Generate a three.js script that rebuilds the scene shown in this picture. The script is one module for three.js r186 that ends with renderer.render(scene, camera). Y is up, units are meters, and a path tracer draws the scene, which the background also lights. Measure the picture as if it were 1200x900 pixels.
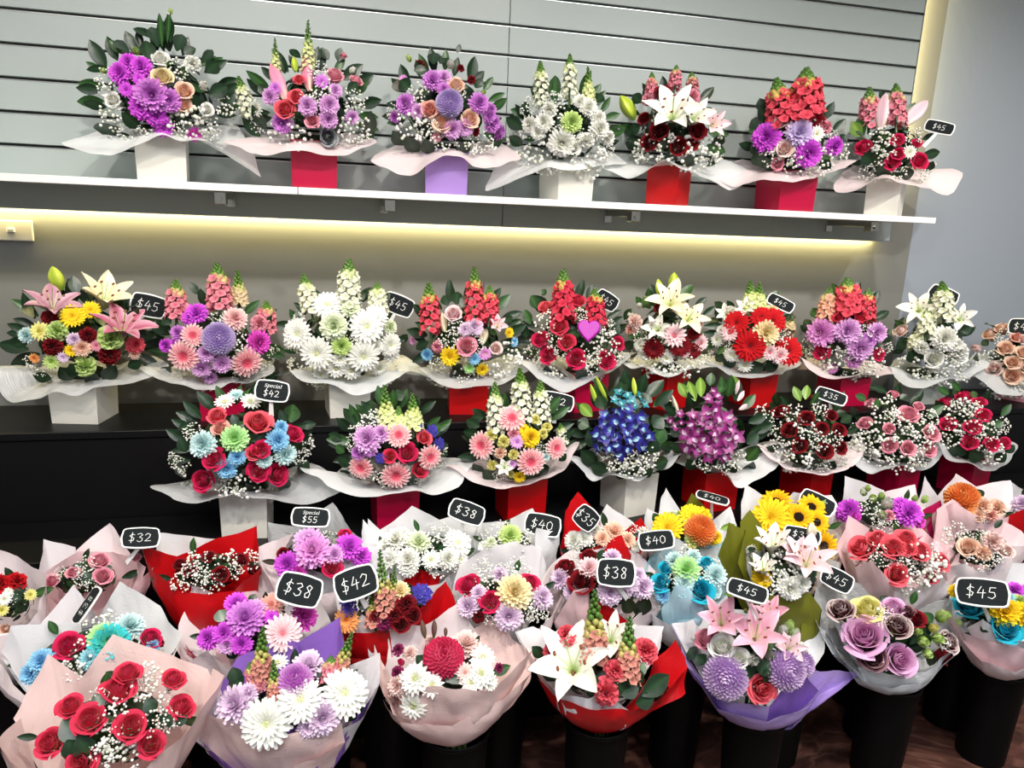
import * as THREE from 'three';
import { RoundedBoxGeometry } from 'three/addons/geometries/RoundedBoxGeometry.js';
import { mergeGeometries, mergeVertices, toCreasedNormals } from 'three/addons/utils/BufferGeometryUtils.js';
import { ImprovedNoise } from 'three/addons/math/ImprovedNoise.js';
import { RectAreaLightUniformsLib } from 'three/addons/lights/RectAreaLightUniformsLib.js';

// ---------------------------------------------------------------- camera, light, exposure
const scene = new THREE.Scene();
scene.background = new THREE.Color(0x0b0b0c);
const EYE = 1.45, FOCAL = 873;
const camera = new THREE.PerspectiveCamera(2 * Math.atan(450 / FOCAL) * 180 / Math.PI, 4 / 3, 0.05, 30);
camera.position.set(0, EYE, 2.357);
camera.rotation.set(-0.223, -0.246, 0.0423, 'YXZ');
camera.updateMatrixWorld(true);
const renderer = new THREE.WebGLRenderer({ antialias: true });
renderer.toneMapping = THREE.LinearToneMapping;
renderer.toneMappingExposure = 0.6;
renderer.shadowMap.enabled = true;
RectAreaLightUniformsLib.init();
const ROOM = { x0: -1.9, x1: 3.6, z1: 4.2, top: 2.85 };
const SPOT_POWER = 19, FILL_PANEL_POWER = 31, LED_POWER = 140, SIDE_LED_POWER = 330;
const WARM_LED = 0xffeba8;

// ---------------------------------------------------------------- small helpers
let seed = 20240611;
const rnd = () => { seed = (seed * 1664525 + 1013904223) >>> 0; return seed / 4294967296; };
const rr = (a, b) => a + (b - a) * rnd();
const noise = new ImprovedNoise();
const V = (x, y, z) => new THREE.Vector3(x, y, z);
const lerp = (a, b, t) => a + (b - a) * t;
const clamp = (x, a, b) => Math.min(b, Math.max(a, x));
const sstep = (a, b, x) => { const t = clamp((x - a) / (b - a), 0, 1); return t * t * (3 - 2 * t); };
const counts = {};
function numbered(n) { const k = counts[n] = (counts[n] ?? -1) + 1; return k ? n + '_' + String(k).padStart(3, '0') : n; }
function ray(px, py) { return V((px - 600) / FOCAL, -(py - 450) / FOCAL, -1).applyQuaternion(camera.quaternion); }
const CAM = camera.position.clone();
function atZ(px, py, z) { const d = ray(px, py); return CAM.clone().addScaledVector(d, (z - CAM.z) / d.z); }   // the point of an upright plane parallel to the wall
const camInv = camera.quaternion.clone().invert();
const mmpx = p => -p.clone().sub(CAM).applyQuaternion(camInv).z / FOCAL;                                        // metres that one photo pixel spans at a point
function shade(o) { o.castShadow = true; o.receiveShadow = true; return o; }
function part(name, geo, mat, parent) { const m = shade(new THREE.Mesh(geo, mat)); m.name = name; parent.add(m); return m; }
function thing(name, label, category, pos, group) {
  const o = new THREE.Group(); o.name = numbered(name); o.position.copy(pos); scene.add(o);
  o.userData = { label, category }; if (group) o.userData.group = group;
  return o;
}
function struct(name, geo, mat, parent = scene) {
  const m = shade(new THREE.Mesh(geo, mat)); m.name = name; parent.add(m);
  if (parent === scene) m.userData.kind = 'structure';
  return m;
}
function boxAt(x0, x1, y0, y1, z0, z1, r = 0) {
  const g = r ? new RoundedBoxGeometry(x1 - x0, y1 - y0, z1 - z0, 1, r) : new THREE.BoxGeometry(x1 - x0, y1 - y0, z1 - z0);
  return g.translate((x0 + x1) / 2, (y0 + y1) / 2, (z0 + z1) / 2);
}
const lin = h => new THREE.Color(h);
const mixc = (a, b, t) => a.clone().lerp(b, clamp(t, 0, 1));
function std(o) { return new THREE.MeshStandardMaterial(o); }
function phys(o) { return new THREE.MeshPhysicalMaterial(o); }
function dataTex(w, h, fn, srgb) {
  const d = new Uint8Array(w * h * 4);
  for (let j = 0; j < h; j++) for (let i = 0; i < w; i++) { const c = fn(i / w, j / h); const k = (j * w + i) * 4; d[k] = c[0]; d[k + 1] = c[1]; d[k + 2] = c[2]; d[k + 3] = 255; }
  const t = new THREE.DataTexture(d, w, h); t.wrapS = t.wrapT = THREE.RepeatWrapping; t.magFilter = THREE.LinearFilter; t.minFilter = THREE.LinearFilter;
  if (srgb) t.colorSpace = THREE.SRGBColorSpace; t.needsUpdate = true; return t;
}
// noise that repeats after a whole tile
function tileNoise(u, v, f, z) { const a = u * 2 * Math.PI, b = v * 2 * Math.PI, r = f / 6.283; return noise.noise(Math.cos(a) * r + 7.3 * z, Math.sin(a) * r + Math.cos(b) * r * 1.7, Math.sin(b) * r * 1.7 + z); }

// ---------------------------------------------------------------- materials
const floorTex = dataTex(512, 512, (u, v) => {
  const n = .5 + .5 * tileNoise(u, v, 9, 1) + .35 * tileNoise(u, v, 30, 2) + .2 * tileNoise(u, v, 90, 3);
  const litStreak = sstep(.18, .02, Math.abs(tileNoise(u, v, 13, 5) + .25 * tileNoise(u, v, 40, 6)));  // pale bands paint light falling between the bouquets into the floor colour
  const k = .55 + .55 * n; return [clamp(86 * k + 24 * litStreak, 0, 255), clamp(54 * k + 20 * litStreak, 0, 255), clamp(46 * k + 17 * litStreak, 0, 255)];
}, true);
const crinkleTex = dataTex(512, 512, (u, v) => {
  const r = 1 - Math.abs(tileNoise(u, v, 22, 1)) * 1.8, q = 1 - Math.abs(tileNoise(u, v, 55, 4)) * 1.8;
  const k = clamp(.6 * r + .4 * q, 0, 1) * 255; return [k, k, k];
});
const wallGrainTex = dataTex(256, 256, (u, v) => { const k = 128 + 90 * tileNoise(u, v, 90, 2); return [k, k, k]; });
const M = {
  slat: std({ color: 0xaab5b3, roughness: .38 }),
  slatBack: std({ color: 0x2c2e2e, roughness: .7 }),
  aluminium: std({ color: 0xc9cdca, metalness: 1, roughness: .3 }),
  wallBack: std({ color: 0x7a7b77, roughness: .62, bumpMap: wallGrainTex, bumpScale: .0006 }),
  wallRight: std({ color: 0x959ea9, roughness: .6, bumpMap: wallGrainTex, bumpScale: .0006 }),  // blue-grey base colour takes in the cooler light on this stretch of wall
  roomWall: std({ color: 0xb9bab8, roughness: .9 }),
  ceiling: std({ color: 0xd8d8d4, roughness: .9 }),
  floor: std({ map: floorTex, roughness: .42, bumpMap: floorTex, bumpScale: .0008 }),
  shelf: std({ color: 0xeef0ec, roughness: .3 }),
  chrome: std({ color: 0xb9b6ac, metalness: 1, roughness: .16 }),
  tier: phys({ color: 0x060608, roughness: .45, specularIntensity: .6 }),
  plate: std({ color: 0xd8d4cc, roughness: .35 }),
  button: std({ color: 0xf2f0ea, roughness: .25 }),
  led: std({ color: 0x221c08, emissive: WARM_LED, emissiveIntensity: 3 }),
  lampGlow: std({ color: 0xffffff, emissive: 0xfff6e8, emissiveIntensity: 3 }),
  lampRing: std({ color: 0xe6e6e2, roughness: .4 }),
  bucket: phys({ color: 0x030304, roughness: .55, specularIntensity: .35 }),
  petal: phys({ vertexColors: true, roughness: .8, specularIntensity: .45, transmission: .18, thickness: 0, side: THREE.DoubleSide }),
  waxy: std({ vertexColors: true, roughness: .42, side: THREE.DoubleSide }),
  leaf: std({ vertexColors: true, roughness: .36, side: THREE.DoubleSide }),
  breath: std({ vertexColors: true, roughness: .8, side: THREE.DoubleSide }),
  signWhite: std({ color: 0xf1f3f2, roughness: .35 }),
};
const BOXCOL = { white: '#d8d6cd', crimson: '#a80436', red: '#b2080e', lavender: '#9c7cc0', pink: '#d9929c', grey: '#9aa09a' };
const boxMats = {};
const boxMat = k => boxMats[k] ??= std({ color: BOXCOL[k], roughness: .32 });
// wrapping papers and films: colour, how much light passes, gloss
const PAPER = {
  white: ['#fafbfd', .12, .42], pinkwhite: ['#fbeef0', .1, .45], clear: ['#f4f7f7', .5, .22], silver: ['#eef3f6', .2, .22], greywhite: ['#e6e8e9', .1, .5],
  pink: ['#f9d6da', .08, .5], blush: ['#f8dad5', .07, .5], mist: ['#efecef', .12, .45], red: ['#cc0d16', .05, .36], purple: ['#9168c6', .06, .42], lavender: ['#bda4e2', .08, .42],
  blue: ['#c0e8f5', .12, .45], olive: ['#76791f', .06, .45], hotpink: ['#d21f66', .06, .45], cream: ['#f5e2d4', .12, .5], lace: ['#f0f3f5', .5, .3], tissue: ['#f2f5f5', .36, .4], tissuepink: ['#f6e6e8', .3, .45], film: ['#eef2f4', .42, .25],
};
const paperMats = {};
function paperMat(k) {
  if (!paperMats[k]) {
    const [c, tr, ro] = PAPER[k];
    paperMats[k] = phys({ color: c, transmission: tr, thickness: 0, roughness: ro, side: THREE.DoubleSide, bumpMap: crinkleTex, bumpScale: k === "silver" || k === "lace" || k === "clear" ? .0012 : .0003 });
  }
  return paperMats[k];
}

// ---------------------------------------------------------------- mesh builder for petals, leaves and paper
class Patch {
  constructor() { this.p = []; this.c = []; this.i = []; this.uv = []; }
  grid(nu, nv, fn) {                                     // fn(u, v) -> [Vector3, Color]
    const b = this.p.length / 3;
    for (let j = 0; j <= nv; j++) for (let i = 0; i <= nu; i++) {
      const [q, c] = fn(i / nu, j / nv); this.p.push(q.x, q.y, q.z); this.c.push(c.r, c.g, c.b); this.uv.push(i / nu, j / nv);
    }
    for (let j = 0; j < nv; j++) for (let i = 0; i < nu; i++) { const a = b + j * (nu + 1) + i, d = a + nu + 1; this.i.push(a, a + 1, d, a + 1, d + 1, d); }
    return this;
  }
  tris(pos, idx, color) { const b = this.p.length / 3; for (let k = 0; k < pos.length; k += 3) { this.p.push(pos[k], pos[k + 1], pos[k + 2]); this.c.push(color.r, color.g, color.b); this.uv.push(0, 0); } for (const k of idx) this.i.push(b + k); return this; }
  geo() {
    const g = new THREE.BufferGeometry();
    g.setAttribute('position', new THREE.Float32BufferAttribute(this.p, 3)); g.setAttribute('color', new THREE.Float32BufferAttribute(this.c, 3)); g.setAttribute('uv', new THREE.Float32BufferAttribute(this.uv, 2));
    g.setIndex(this.i); g.computeVertexNormals(); return g;
  }
}
// a petal that leaves the axis at radius r0, height y0, leaning `tilt` from +y and bending by `bend` on its way
function petal(P, o) {
  const { len, wid, tilt, az, bend = 0, cup = 0, r0 = 0, y0 = 0, nl = 3, nw = 2, shape = t => Math.sin(Math.PI * (.12 + .83 * t)), ruffle = 0, phase = 0, notch = 0, twist = 0, col } = o;
  const ca = Math.cos(az), sa = Math.sin(az), rad = V(ca, 0, sa), tan = V(-sa, 0, ca), up = V(0, 1, 0);
  const rows = []; let r = r0, y = y0;
  for (let k = 0; k <= nl; k++) { const t = k / nl, a = tilt + bend * t; if (k) { const am = tilt + bend * (t - .5 / nl); r += Math.sin(am) * len / nl; y += Math.cos(am) * len / nl; } rows.push([t, r, y, a]); }
  P.grid(nw, nl, (u, v) => {
    const [t, R, Y, a] = rows[Math.round(v * nl)], s = u * 2 - 1, w = wid * shape(t);
    const nrm = rad.clone().multiplyScalar(-Math.cos(a)).addScaledVector(up, Math.sin(a));
    const q = rad.clone().multiplyScalar(R).addScaledVector(up, Y).addScaledVector(tan, s * w + twist * t * len);
    q.addScaledVector(nrm, cup * s * s * w + ruffle * t * Math.sin(s * 5 + phase));
    if (notch && k1(t)) q.addScaledVector(rad, -notch * (s * s));
    return [q, col(t, s)];
  });
}
const k1 = t => t > .99;
const sphereGeo = new THREE.SphereGeometry(1, 7, 5), icoGeo = mergeVertices(new THREE.IcosahedronGeometry(1, 0).deleteAttribute('normal').deleteAttribute('uv'));
function ball(P, g, x, y, z, sx, sy, sz, col) { const a = g.attributes.position.array, o = new Array(a.length); for (let k = 0; k < a.length; k += 3) { o[k] = a[k] * sx + x; o[k + 1] = a[k + 1] * sy + y; o[k + 2] = a[k + 2] * sz + z; } P.tris(o, Array.from(g.index.array), col); }

// ---------------------------------------------------------------- flower colours: petal foot, petal tip, (heart)
const PAL = {
  lilac: ['#ca66cf', '#eec2ee', '#d07ed6'], purple: ['#b340c0', '#e096e6', '#bc50c8'], violet: ['#b426c9', '#e765ec', '#c030cc'], magenta: ['#c417a8', '#f05fd6', '#c71fae'], lavender: ['#b49ad4', '#e0d0f2', '#bea6dc'], lilacball: ['#bc92d2', '#ead4f0', '#c49cd8'],
  palelilac: ['#cc9fd0', '#f3e0f3', '#dab4df'], pinklilac: ['#d05fc4', '#f4b4ee', '#f2d8c4'], white: ['#e6ead6', '#fafaf6', '#e2e6b4'], whitegreen: ['#bcd870', '#f2f6e4', '#a3cb4a'], lime: ['#9cc24a', '#d7ec9c', '#8fbb36'],
  green: ['#6aa83a', '#aede72', '#74b23c'], mint: ['#8fd65c', '#c8f0b0', '#9bdc58'], yellow: ['#e8b800', '#ffe32e', '#d9a400'], lemon: ['#d9cf4a', '#f4efa0', '#c9c23c'], cream: ['#e6c86a', '#f8ecc4', '#e2bd55'], orange: ['#ec8a3c', '#fab46e', '#d9702a'],
  peach: ['#f2b496', '#fbdcc6', '#eea486'], blush: ['#eebcb4', '#f8e2dc', '#eab0a6'], coral: ['#d8304a', '#f26a78', '#c4243e'], coralpink: ['#ee8088', '#e03458', '#d42a4e'], hotpink: ['#ea6a94', '#d81c58', '#cc1850'], pink: ['#e487a0', '#f0a8b8', '#dd7690'],
  softpink: ['#f0b8c4', '#ee9cb0', '#e890a6'], red: ['#b00612', '#d4101c', '#7a0410'], darkred: ['#5e0210', '#860818', '#4a010c'], salmon: ['#ee9a8e', '#f3bcae', '#e88a80'], rainbow: ['#7fd43c', '#37c8d6', '#a6e048'], teal: ['#5fb8c8', '#b4e6ee', '#70c4d0'],
  tealwhite: ['#8cc9cc', '#dcf2f2', '#9cd2d0'], blue: ['#4aa3e0', '#a4dcf6', '#58aee6'], turquoise: ['#0a8fb4', '#28c4de', '#0782a6'], orchidblue: ['#3a34a8', '#140f50', '#b4e4ff'], orchidteal: ['#1e8f92', '#2a6f8a', '#b8f0ee'], orchidmag: ['#a83690', '#5c0a48', '#f6d8f0'],
  statice: ['#3b3590', '#5a4fc0', '#3b3590'], burgundy: ['#6a0f22', '#f0e2e0', '#5a0a1c'], wine: ['#4a0a1a', '#b58e94', '#3a0612'], silver: ['#6a7076', '#c4c9cc', '#80868a'], peony: ['#d884c0', '#f2c0e6', '#d070b4'], pinkwhite: ['#ee9aa8', '#fae6e8', '#e88898'],
  coralwhite: ['#e8607a', '#fbe2de', '#d85468'], sun: ['#f0a400', '#ffd21a', '#2e1608'], plum: ['#6a1040', '#9c2a66', '#5a0a36'],
};
const palc = {}; const pal = k => { if (!PAL[k]) throw new Error('colour ' + k); return palc[k] ??= PAL[k].map(lin); };
const LEAFTONE = { dark: ['#0f2415', '#244426'], mid: ['#1f3f20', '#3f6a32'], light: ['#4f7a28', '#9abb52'], grey: ['#4a5c4e', '#8a9b88'], bronze: ['#2c2c26', '#55503f'] };
const GREEN = lin('#5f8a2e'), DGREEN = lin('#2d4d1f'), YGREEN = lin('#b4c552');

const cache = {};
function cached(key, fn) { return cache[key] ??= fn(); }
const varc = (c, k) => c.clone().multiplyScalar(k);

const FLOWER = {
  rose(pk) {
    const [a, b, h] = pal(pk), P = new Patch(), N = 25;
    for (let i = 0; i < N; i++) {
      const k = i / (N - 1), az = i * 2.399 + rr(-.2, .2), R = .045 + .37 * Math.pow(k, .85), H = lerp(.6, .43, k), hw = lerp(1.5, .72, Math.sqrt(k)), j = rr(-.025, .025), open = sstep(.35, 1, k) * rr(.85, 1.15), y0 = lerp(.0, -.5, sstep(0, .8, k));
      P.grid(6, 5, (u, v) => {
        const s = u * 2 - 1, rim = Math.max(0, v - .6) / .4, point = 1 - .2 * s * s - .06 * Math.abs(s);
        const r = R * (.45 + .55 * Math.sin(Math.min(1, v * 1.1) * Math.PI / 2)) * (1 - .3 * (1 - k) * v * v) + open * .13 * rim * rim + .014 * s * (i % 2 ? 1 : -1);
        const y = lerp(y0, (H - .34 + j), v) - (1 - point) * H * v - open * .12 * rim * rim;
        const th = az + s * hw * (.7 + .3 * Math.sin(v * Math.PI * .7));
        const c = mixc(a, b, sstep(.1, .9, v)); if (k < .4) c.lerp(h, .3 * (1 - k / .4));
        if (pk === 'burgundy' || pk === 'wine' || pk === 'silver') { c.copy(a).lerp(b, sstep(.72, 1, v)); }
        return [V(Math.cos(th) * r, y, Math.sin(th) * r), varc(c, .95 + .05 * Math.sin(i * 1.7))];
      });
    }
    return [['rose', P.geo(), M.petal], ['sepals', cached('sepals', () => { const Q = new Patch(); for (let k = 0; k < 5; k++) petal(Q, { len: .34, wid: .07, tilt: 1.9, bend: -.9, az: k * 1.257, y0: -.5, col: () => DGREEN }); ball(Q, sphereGeo, 0, -.54, 0, .1, .1, .1, GREEN); return Q.geo(); }), M.leaf]];
  },
  mum(pk) {                                             // spray chrysanthemum: rings of narrow petals
    const [a, b, h] = pal(pk), P = new Patch();
    [[20, 1.55, .5, .07], [20, 1.33, .48, .07], [19, 1.1, .44, .066], [16, .86, .38, .06], [13, .6, .31, .054], [9, .34, .25, .048], [5, .12, .2, .04]].forEach(([n, tilt, len, wid], L) => {
      for (let i = 0; i < n; i++) { const f = rr(.9, 1.05); petal(P, { len: len * f, wid, nl: 4, tilt: tilt + rr(-.1, .1), bend: .1 - .16 * L, cup: .45, az: (i + (L % 2) * .5 + rr(-.25, .25)) / n * 2 * Math.PI, y0: -.12 + .012 * L, shape: t => .45 + .55 * Math.sin(Math.PI * (.1 + t * .6)) - .5 * sstep(.8, 1, t), col: t => { const c = mixc(a, b, .1 + .9 * t); if (L > 3) c.lerp(h, (L - 3) * .2 * (1 - .6 * t)); return varc(c, f); } }); }
    });
    return [['chrysanthemum', P.geo(), M.petal]];
  },
  daisy(pk) {                                           // small open chrysanthemum with a button centre
    const [a, b, h] = pal(pk), P = new Patch();
    [[15, 1.4, .48, .09], [14, 1.1, .42, .085], [9, .75, .28, .07]].forEach(([n, tilt, len, wid], L) => { for (let i = 0; i < n; i++) petal(P, { len: len * rr(.9, 1.05), wid, tilt: tilt + rr(-.1, .1), bend: .25, cup: .4, az: (i + L * .4 + rr(-.15, .15)) / n * 6.283, y0: -.06, r0: .02, col: t => mixc(a, b, .2 + .9 * t) }); });
    const Q = new Patch(); for (let k = 0; k < 30; k++) { const r = .13 * Math.sqrt(k / 30), t = k * 2.4; ball(Q, icoGeo, Math.cos(t) * r, .03 - r * r * 2, Math.sin(t) * r, .028, .04, .028, varc(h, rr(.8, 1.1))); }
    return [['chrysanthemum', P.geo(), M.petal], ['flower_centre', Q.geo(), M.petal]];
  },
  ball(pk) {                                            // pompom: incurved spoon petals over a sphere
    const [a, b] = pal(pk), P = new Patch(), N = 210;
    for (let i = 0; i < N; i++) { const y = 1 - i / N * 1.45, ph = Math.acos(clamp(y, -1, 1)), r = .36; petal(P, { len: .17 * rr(.9, 1.1), wid: .06, tilt: ph + .35, bend: -1.25, cup: .7, az: i * 2.39996, r0: r * Math.sin(ph), y0: r * Math.cos(ph) - .1, nl: 2, shape: t => .7 + .5 * Math.sin(Math.PI * t) - .35 * t, col: t => mixc(a, b, .1 + t) }); }
    ball(P, sphereGeo, 0, -.1, 0, .38, .38, .38, a);
    return [['pompom_chrysanthemum', P.geo(), M.petal]];
  },
  gerbera(pk) {
    const [a, b, h] = pal(pk), P = new Patch();
    [[20, 1.52, .5, .078, .03], [19, 1.38, .45, .07, .05], [18, 1.12, .28, .04, .07]].forEach(([n, tilt, len, wid, y0], L) => { for (let i = 0; i < n; i++) petal(P, { len: len * rr(.92, 1.04), wid, tilt: tilt + rr(-.07, .07), bend: .16, cup: .35, az: (i + L * .5 + rr(-.15, .15)) / n * 6.283, y0: y0 - .06, r0: .05, shape: t => .5 + .5 * Math.sin(Math.PI * Math.min(1, .1 + .75 * t)) - .4 * sstep(.85, 1, t), col: t => mixc(a, b, pk === 'coralwhite' ? sstep(.35, 1.05, t) : .25 + .75 * t) }); });
    const Q = new Patch(); for (let k = 0; k < 46; k++) { const r = .15 * Math.sqrt(k / 46), t = k * 2.4; petal(Q, { len: .05, wid: .014, tilt: .2 + r * 4, az: t, r0: r, y0: .02 - r * .1, nl: 1, nw: 1, shape: () => 1, col: () => varc(h, rr(.7, 1.1)) }); }
    ball(Q, sphereGeo, 0, -.02, 0, .14, .05, .14, h);
    return [['gerbera', P.geo(), M.petal], ['flower_centre', Q.geo(), M.petal]];
  },
  sunflower(pk) {
    const [a, b, h] = pal(pk), P = new Patch();
    [[17, 1.5, .36], [17, 1.28, .33], [14, 1.05, .26]].forEach(([n, tilt, len], L) => { for (let i = 0; i < n; i++) petal(P, { len: len * rr(.9, 1.1), wid: .075, tilt: tilt + rr(-.12, .12), bend: .3, cup: .5, az: (i + L * .5 + rr(-.2, .2)) / n * 6.283, r0: .15, y0: -.02 + .012 * L, shape: t => Math.sin(Math.PI * (.2 + .8 * t)), col: t => mixc(a, b, .2 + t) }); });
    const Q = new Patch(); for (let k = 0; k < 120; k++) { const r = .19 * Math.sqrt(k / 120), t = k * 2.4; ball(Q, icoGeo, Math.cos(t) * r, .03 - r * r, Math.sin(t) * r, .017, .028, .017, varc(h, rr(.6, 1.8))); }
    return [['sunflower', P.geo(), M.petal], ['flower_centre', Q.geo(), M.petal]];
  },
  carn(pk) {                                            // carnation: crowded ruffled fans
    const [a, b] = pal(pk), P = new Patch(), N = 34;
    for (let i = 0; i < N; i++) { const k = i / N, f = rr(.85, 1.1); petal(P, { len: lerp(.38, .47, k) * f, wid: .17, tilt: lerp(.08, 1.75, Math.pow(k, .8)) + rr(-.1, .1), bend: lerp(.1, .3, k), az: i * 2.4, y0: -.16, nl: 3, nw: 5, shape: t => .1 + .9 * t * t, ruffle: .055, phase: i * 1.3, notch: .05, col: (t, s) => varc(mixc(a, b, t * t), .85 + .15 * Math.abs(s)) }); }
    return [['carnation', P.geo(), M.petal]];
  },
  orchid(pk) {
    const [a, b, h] = pal(pk), P = new Patch();
    for (let i = 0; i < 5; i++) petal(P, { len: .48, wid: i % 5 === 1 || i % 5 === 4 ? .19 : .115, tilt: rr(1.0, 1.3), bend: rr(.2, .6), cup: .12, az: i * 1.257 - 1.57, nl: 4, nw: 4, col: t => t < .22 ? mixc(h, a, t / .22) : mixc(a, b, (t - .22) / .6) });
    petal(P, { len: .34, wid: .12, tilt: .7, bend: .9, cup: .9, az: 1.57, nl: 4, nw: 4, col: t => mixc(h, b, t * .9) });
    ball(P, icoGeo, 0, .05, 0, .05, .07, .05, h);
    return [['orchid', P.geo(), M.waxy]];
  },
  statice(pk) {
    const [a, b] = pal(pk), P = new Patch();
    for (let i = 0; i < 30; i++) { const r = .42 * Math.sqrt(i / 30), t = i * 2.4, x = Math.cos(t) * r, z = Math.sin(t) * r, y = .15 - r * r + rr(-.05, .05); for (let k = 0; k < 4; k++) { const Q = new Patch(); petal(Q, { len: .13, wid: .06, tilt: .7, bend: .5, az: k * 1.57 + i, nl: 2, nw: 2, col: u => mixc(a, b, u) }); for (let m = 0; m < Q.p.length; m += 3) { Q.p[m] += x; Q.p[m + 1] += y; Q.p[m + 2] += z; } P.tris(Q.p, Q.i, mixc(a, b, rnd())); } }
    return [['statice', P.geo(), M.petal]];
  },
  cup(pk) {                                             // lisianthus / half-open bud
    const [a, b] = pal(pk), P = new Patch();
    for (let i = 0; i < 9; i++) { const k = i / 9; petal(P, { len: lerp(.75, .85, k), wid: lerp(.26, .34, k), tilt: lerp(.1, .62, k), bend: lerp(-.3, -.62, k), cup: .55, az: i * 2.4, y0: -.45, nl: 5, nw: 4, shape: t => Math.sin(Math.PI * (.1 + .78 * t)), ruffle: .02 * k, phase: i, col: t => mixc(a, b, t * 1.1) }); }
    return [['lisianthus', P.geo(), M.petal]];
  },
};
// open lily: each petal a mesh of its own
function lilyPieces(pk, open) {
  const cols = { white: ['#b9cf7a', '#f3f3ea', '#f6f4ee'], cream: ['#c9d070', '#f3eccb', '#f5efd4'], pink: ['#f1e3dc', '#eeaec4', '#f5cfdb'], palepink: ['#e6e2c8', '#f2cdd6', '#f7e6e8'], mauve: ['#d9a0a8', '#b9849a', '#d8b0bd'], rosepink: ['#e8b8b4', '#b85a7c', '#e2b6c2'] }[pk].map(lin);
  const mk = w => { const P = new Patch(); petal(P, { len: .74, wid: w, tilt: lerp(.12, .45, open), bend: lerp(.35, 1.45, open), cup: .34, az: 0, r0: .02, y0: -.25, nl: 9, nw: 6, shape: t => Math.pow(Math.sin(Math.PI * (.09 + .9 * t)), .8), ruffle: .018, col: (t, s) => { const c = mixc(cols[0], cols[1], sstep(0, .35, t)); return c.lerp(cols[2], clamp(Math.abs(s) * 1.1 - .25, 0, 1)); } }); return P.geo(); };
  const Q = new Patch();
  for (let k = 0; k < 6; k++) { petal(Q, { len: .5, wid: .008, tilt: .22, bend: .35, az: k * 1.047 + .5, y0: -.22, nl: 5, nw: 1, shape: () => 1, col: () => lin('#c6d89a') }); const r = .19; ball(Q, icoGeo, Math.cos(k * 1.047 + .5) * r, .24, Math.sin(k * 1.047 + .5) * r, .022, .022, .04, lin('#7a3d18')); }
  petal(Q, { len: .62, wid: .012, tilt: .02, az: 0, y0: -.22, nl: 3, nw: 1, shape: () => 1, col: () => lin('#a9c66a') });
  return { wide: mk(.17), slim: mk(.125), stamens: Q.geo() };
}
// lily bud, foot at 0, tip at y = 1, width 1
function budGeo(pk) {
  const [a, b, c] = { green: ['#6f9a2c', '#c8d84a', '#a9c43c'], pink: ['#cfd3a0', '#e49ab4', '#dd86a6'], whitepink: ['#d6dcb8', '#f0dfe4', '#e6bccb'], pale: ['#b9c98a', '#e9e2cc', '#d8d0b4'], plumtip: ['#5f7a3a', '#6a3550', '#6f6a44'] }[pk].map(lin), P = new Patch();
  P.grid(18, 10, (u, v) => { const th = u * 6.283, r = .5 * Math.pow(Math.sin(Math.PI * (.06 + .93 * v)), .8) * (.86 + .14 * Math.cos(3 * th)) * (1 + .15 * v); return [V(Math.cos(th) * r, v, Math.sin(th) * r), mixc(mixc(a, b, sstep(0, .4, v)), c, .5 - .5 * Math.cos(3 * th))]; });
  return P.geo();
}
// snapdragon, foot at 0, tip at y = 1, width 1: open florets low, green buds above
function snapGeos(pk, asp) {
  const [a, b] = { white: ['#d8dfa8', '#f2f3e6'], lime: ['#c8d878', '#eef2c0'], pink: ['#c85a70', '#ef9aa8'], coral: ['#c42a44', '#ee5c6e'], peach: ['#dd8a6c', '#f3c0a8'], rosegreen: ['#a8585c', '#e0a08c'], red: ['#b81a3a', '#e4405a'], blushgreen: ['#c0b878', '#f0d8b8'] }[pk].map(lin);
  const fl = pk === 'rosegreen' || pk === 'lime' || pk === 'blushgreen' ? .42 : .66, P = new Patch(), Q = new Patch();
  for (let i = 0; i < 34; i++) {
    const y = i / 34 * fl, th = i * 2.4, R = .3 * (1 - .35 * y / fl), ca = Math.cos(th), sa = Math.sin(th);
    for (let k = 0; k < 5; k++) { const T = new Patch(), f = rr(.85, 1.15); petal(T, { len: .2 * f, wid: .12, tilt: .5, bend: 1.0, cup: .4, az: k * 1.257 + i, nl: 3, nw: 3, shape: t => .35 + .65 * t, ruffle: .03, phase: k, col: t => mixc(a, b, t * 1.1) }); for (let m = 0; m < T.p.length; m += 3) { const [x, h, z] = [T.p[m], T.p[m + 1], T.p[m + 2]], yy = h + .1; T.p[m] = ca * (R + yy * .7) - sa * z + ca * x * .3; T.p[m + 2] = sa * (R + yy * .7) + ca * z + sa * x * .3; T.p[m + 1] = y + .02 + (x * -.9 + yy * .15) * asp; } const b0 = P.p.length / 3; P.p.push(...T.p); P.c.push(...T.c); P.uv.push(...T.uv); P.i.push(...T.i.map(q => q + b0)); }
  }
  for (let i = 0; i < 34; i++) { const v = i / 33, y = lerp(fl * .9, .97, v), th = i * 2.4, s = lerp(.15, .05, v), R = lerp(.26, .04, v); ball(Q, sphereGeo, Math.cos(th) * R, y, Math.sin(th) * R, s, asp * s * 1.1, s, mixc(v < .35 ? mixc(b, YGREEN, .7) : GREEN, DGREEN, v * .75)); }
  Q.grid(6, 4, (u, v) => { const t = u * 6.283, r = lerp(.07, .02, v); return [V(Math.cos(t) * r, v * .98 - .15 * (1 - v), Math.sin(t) * r), DGREEN]; });
  return [P.geo(), Q.geo()];
}
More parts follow.
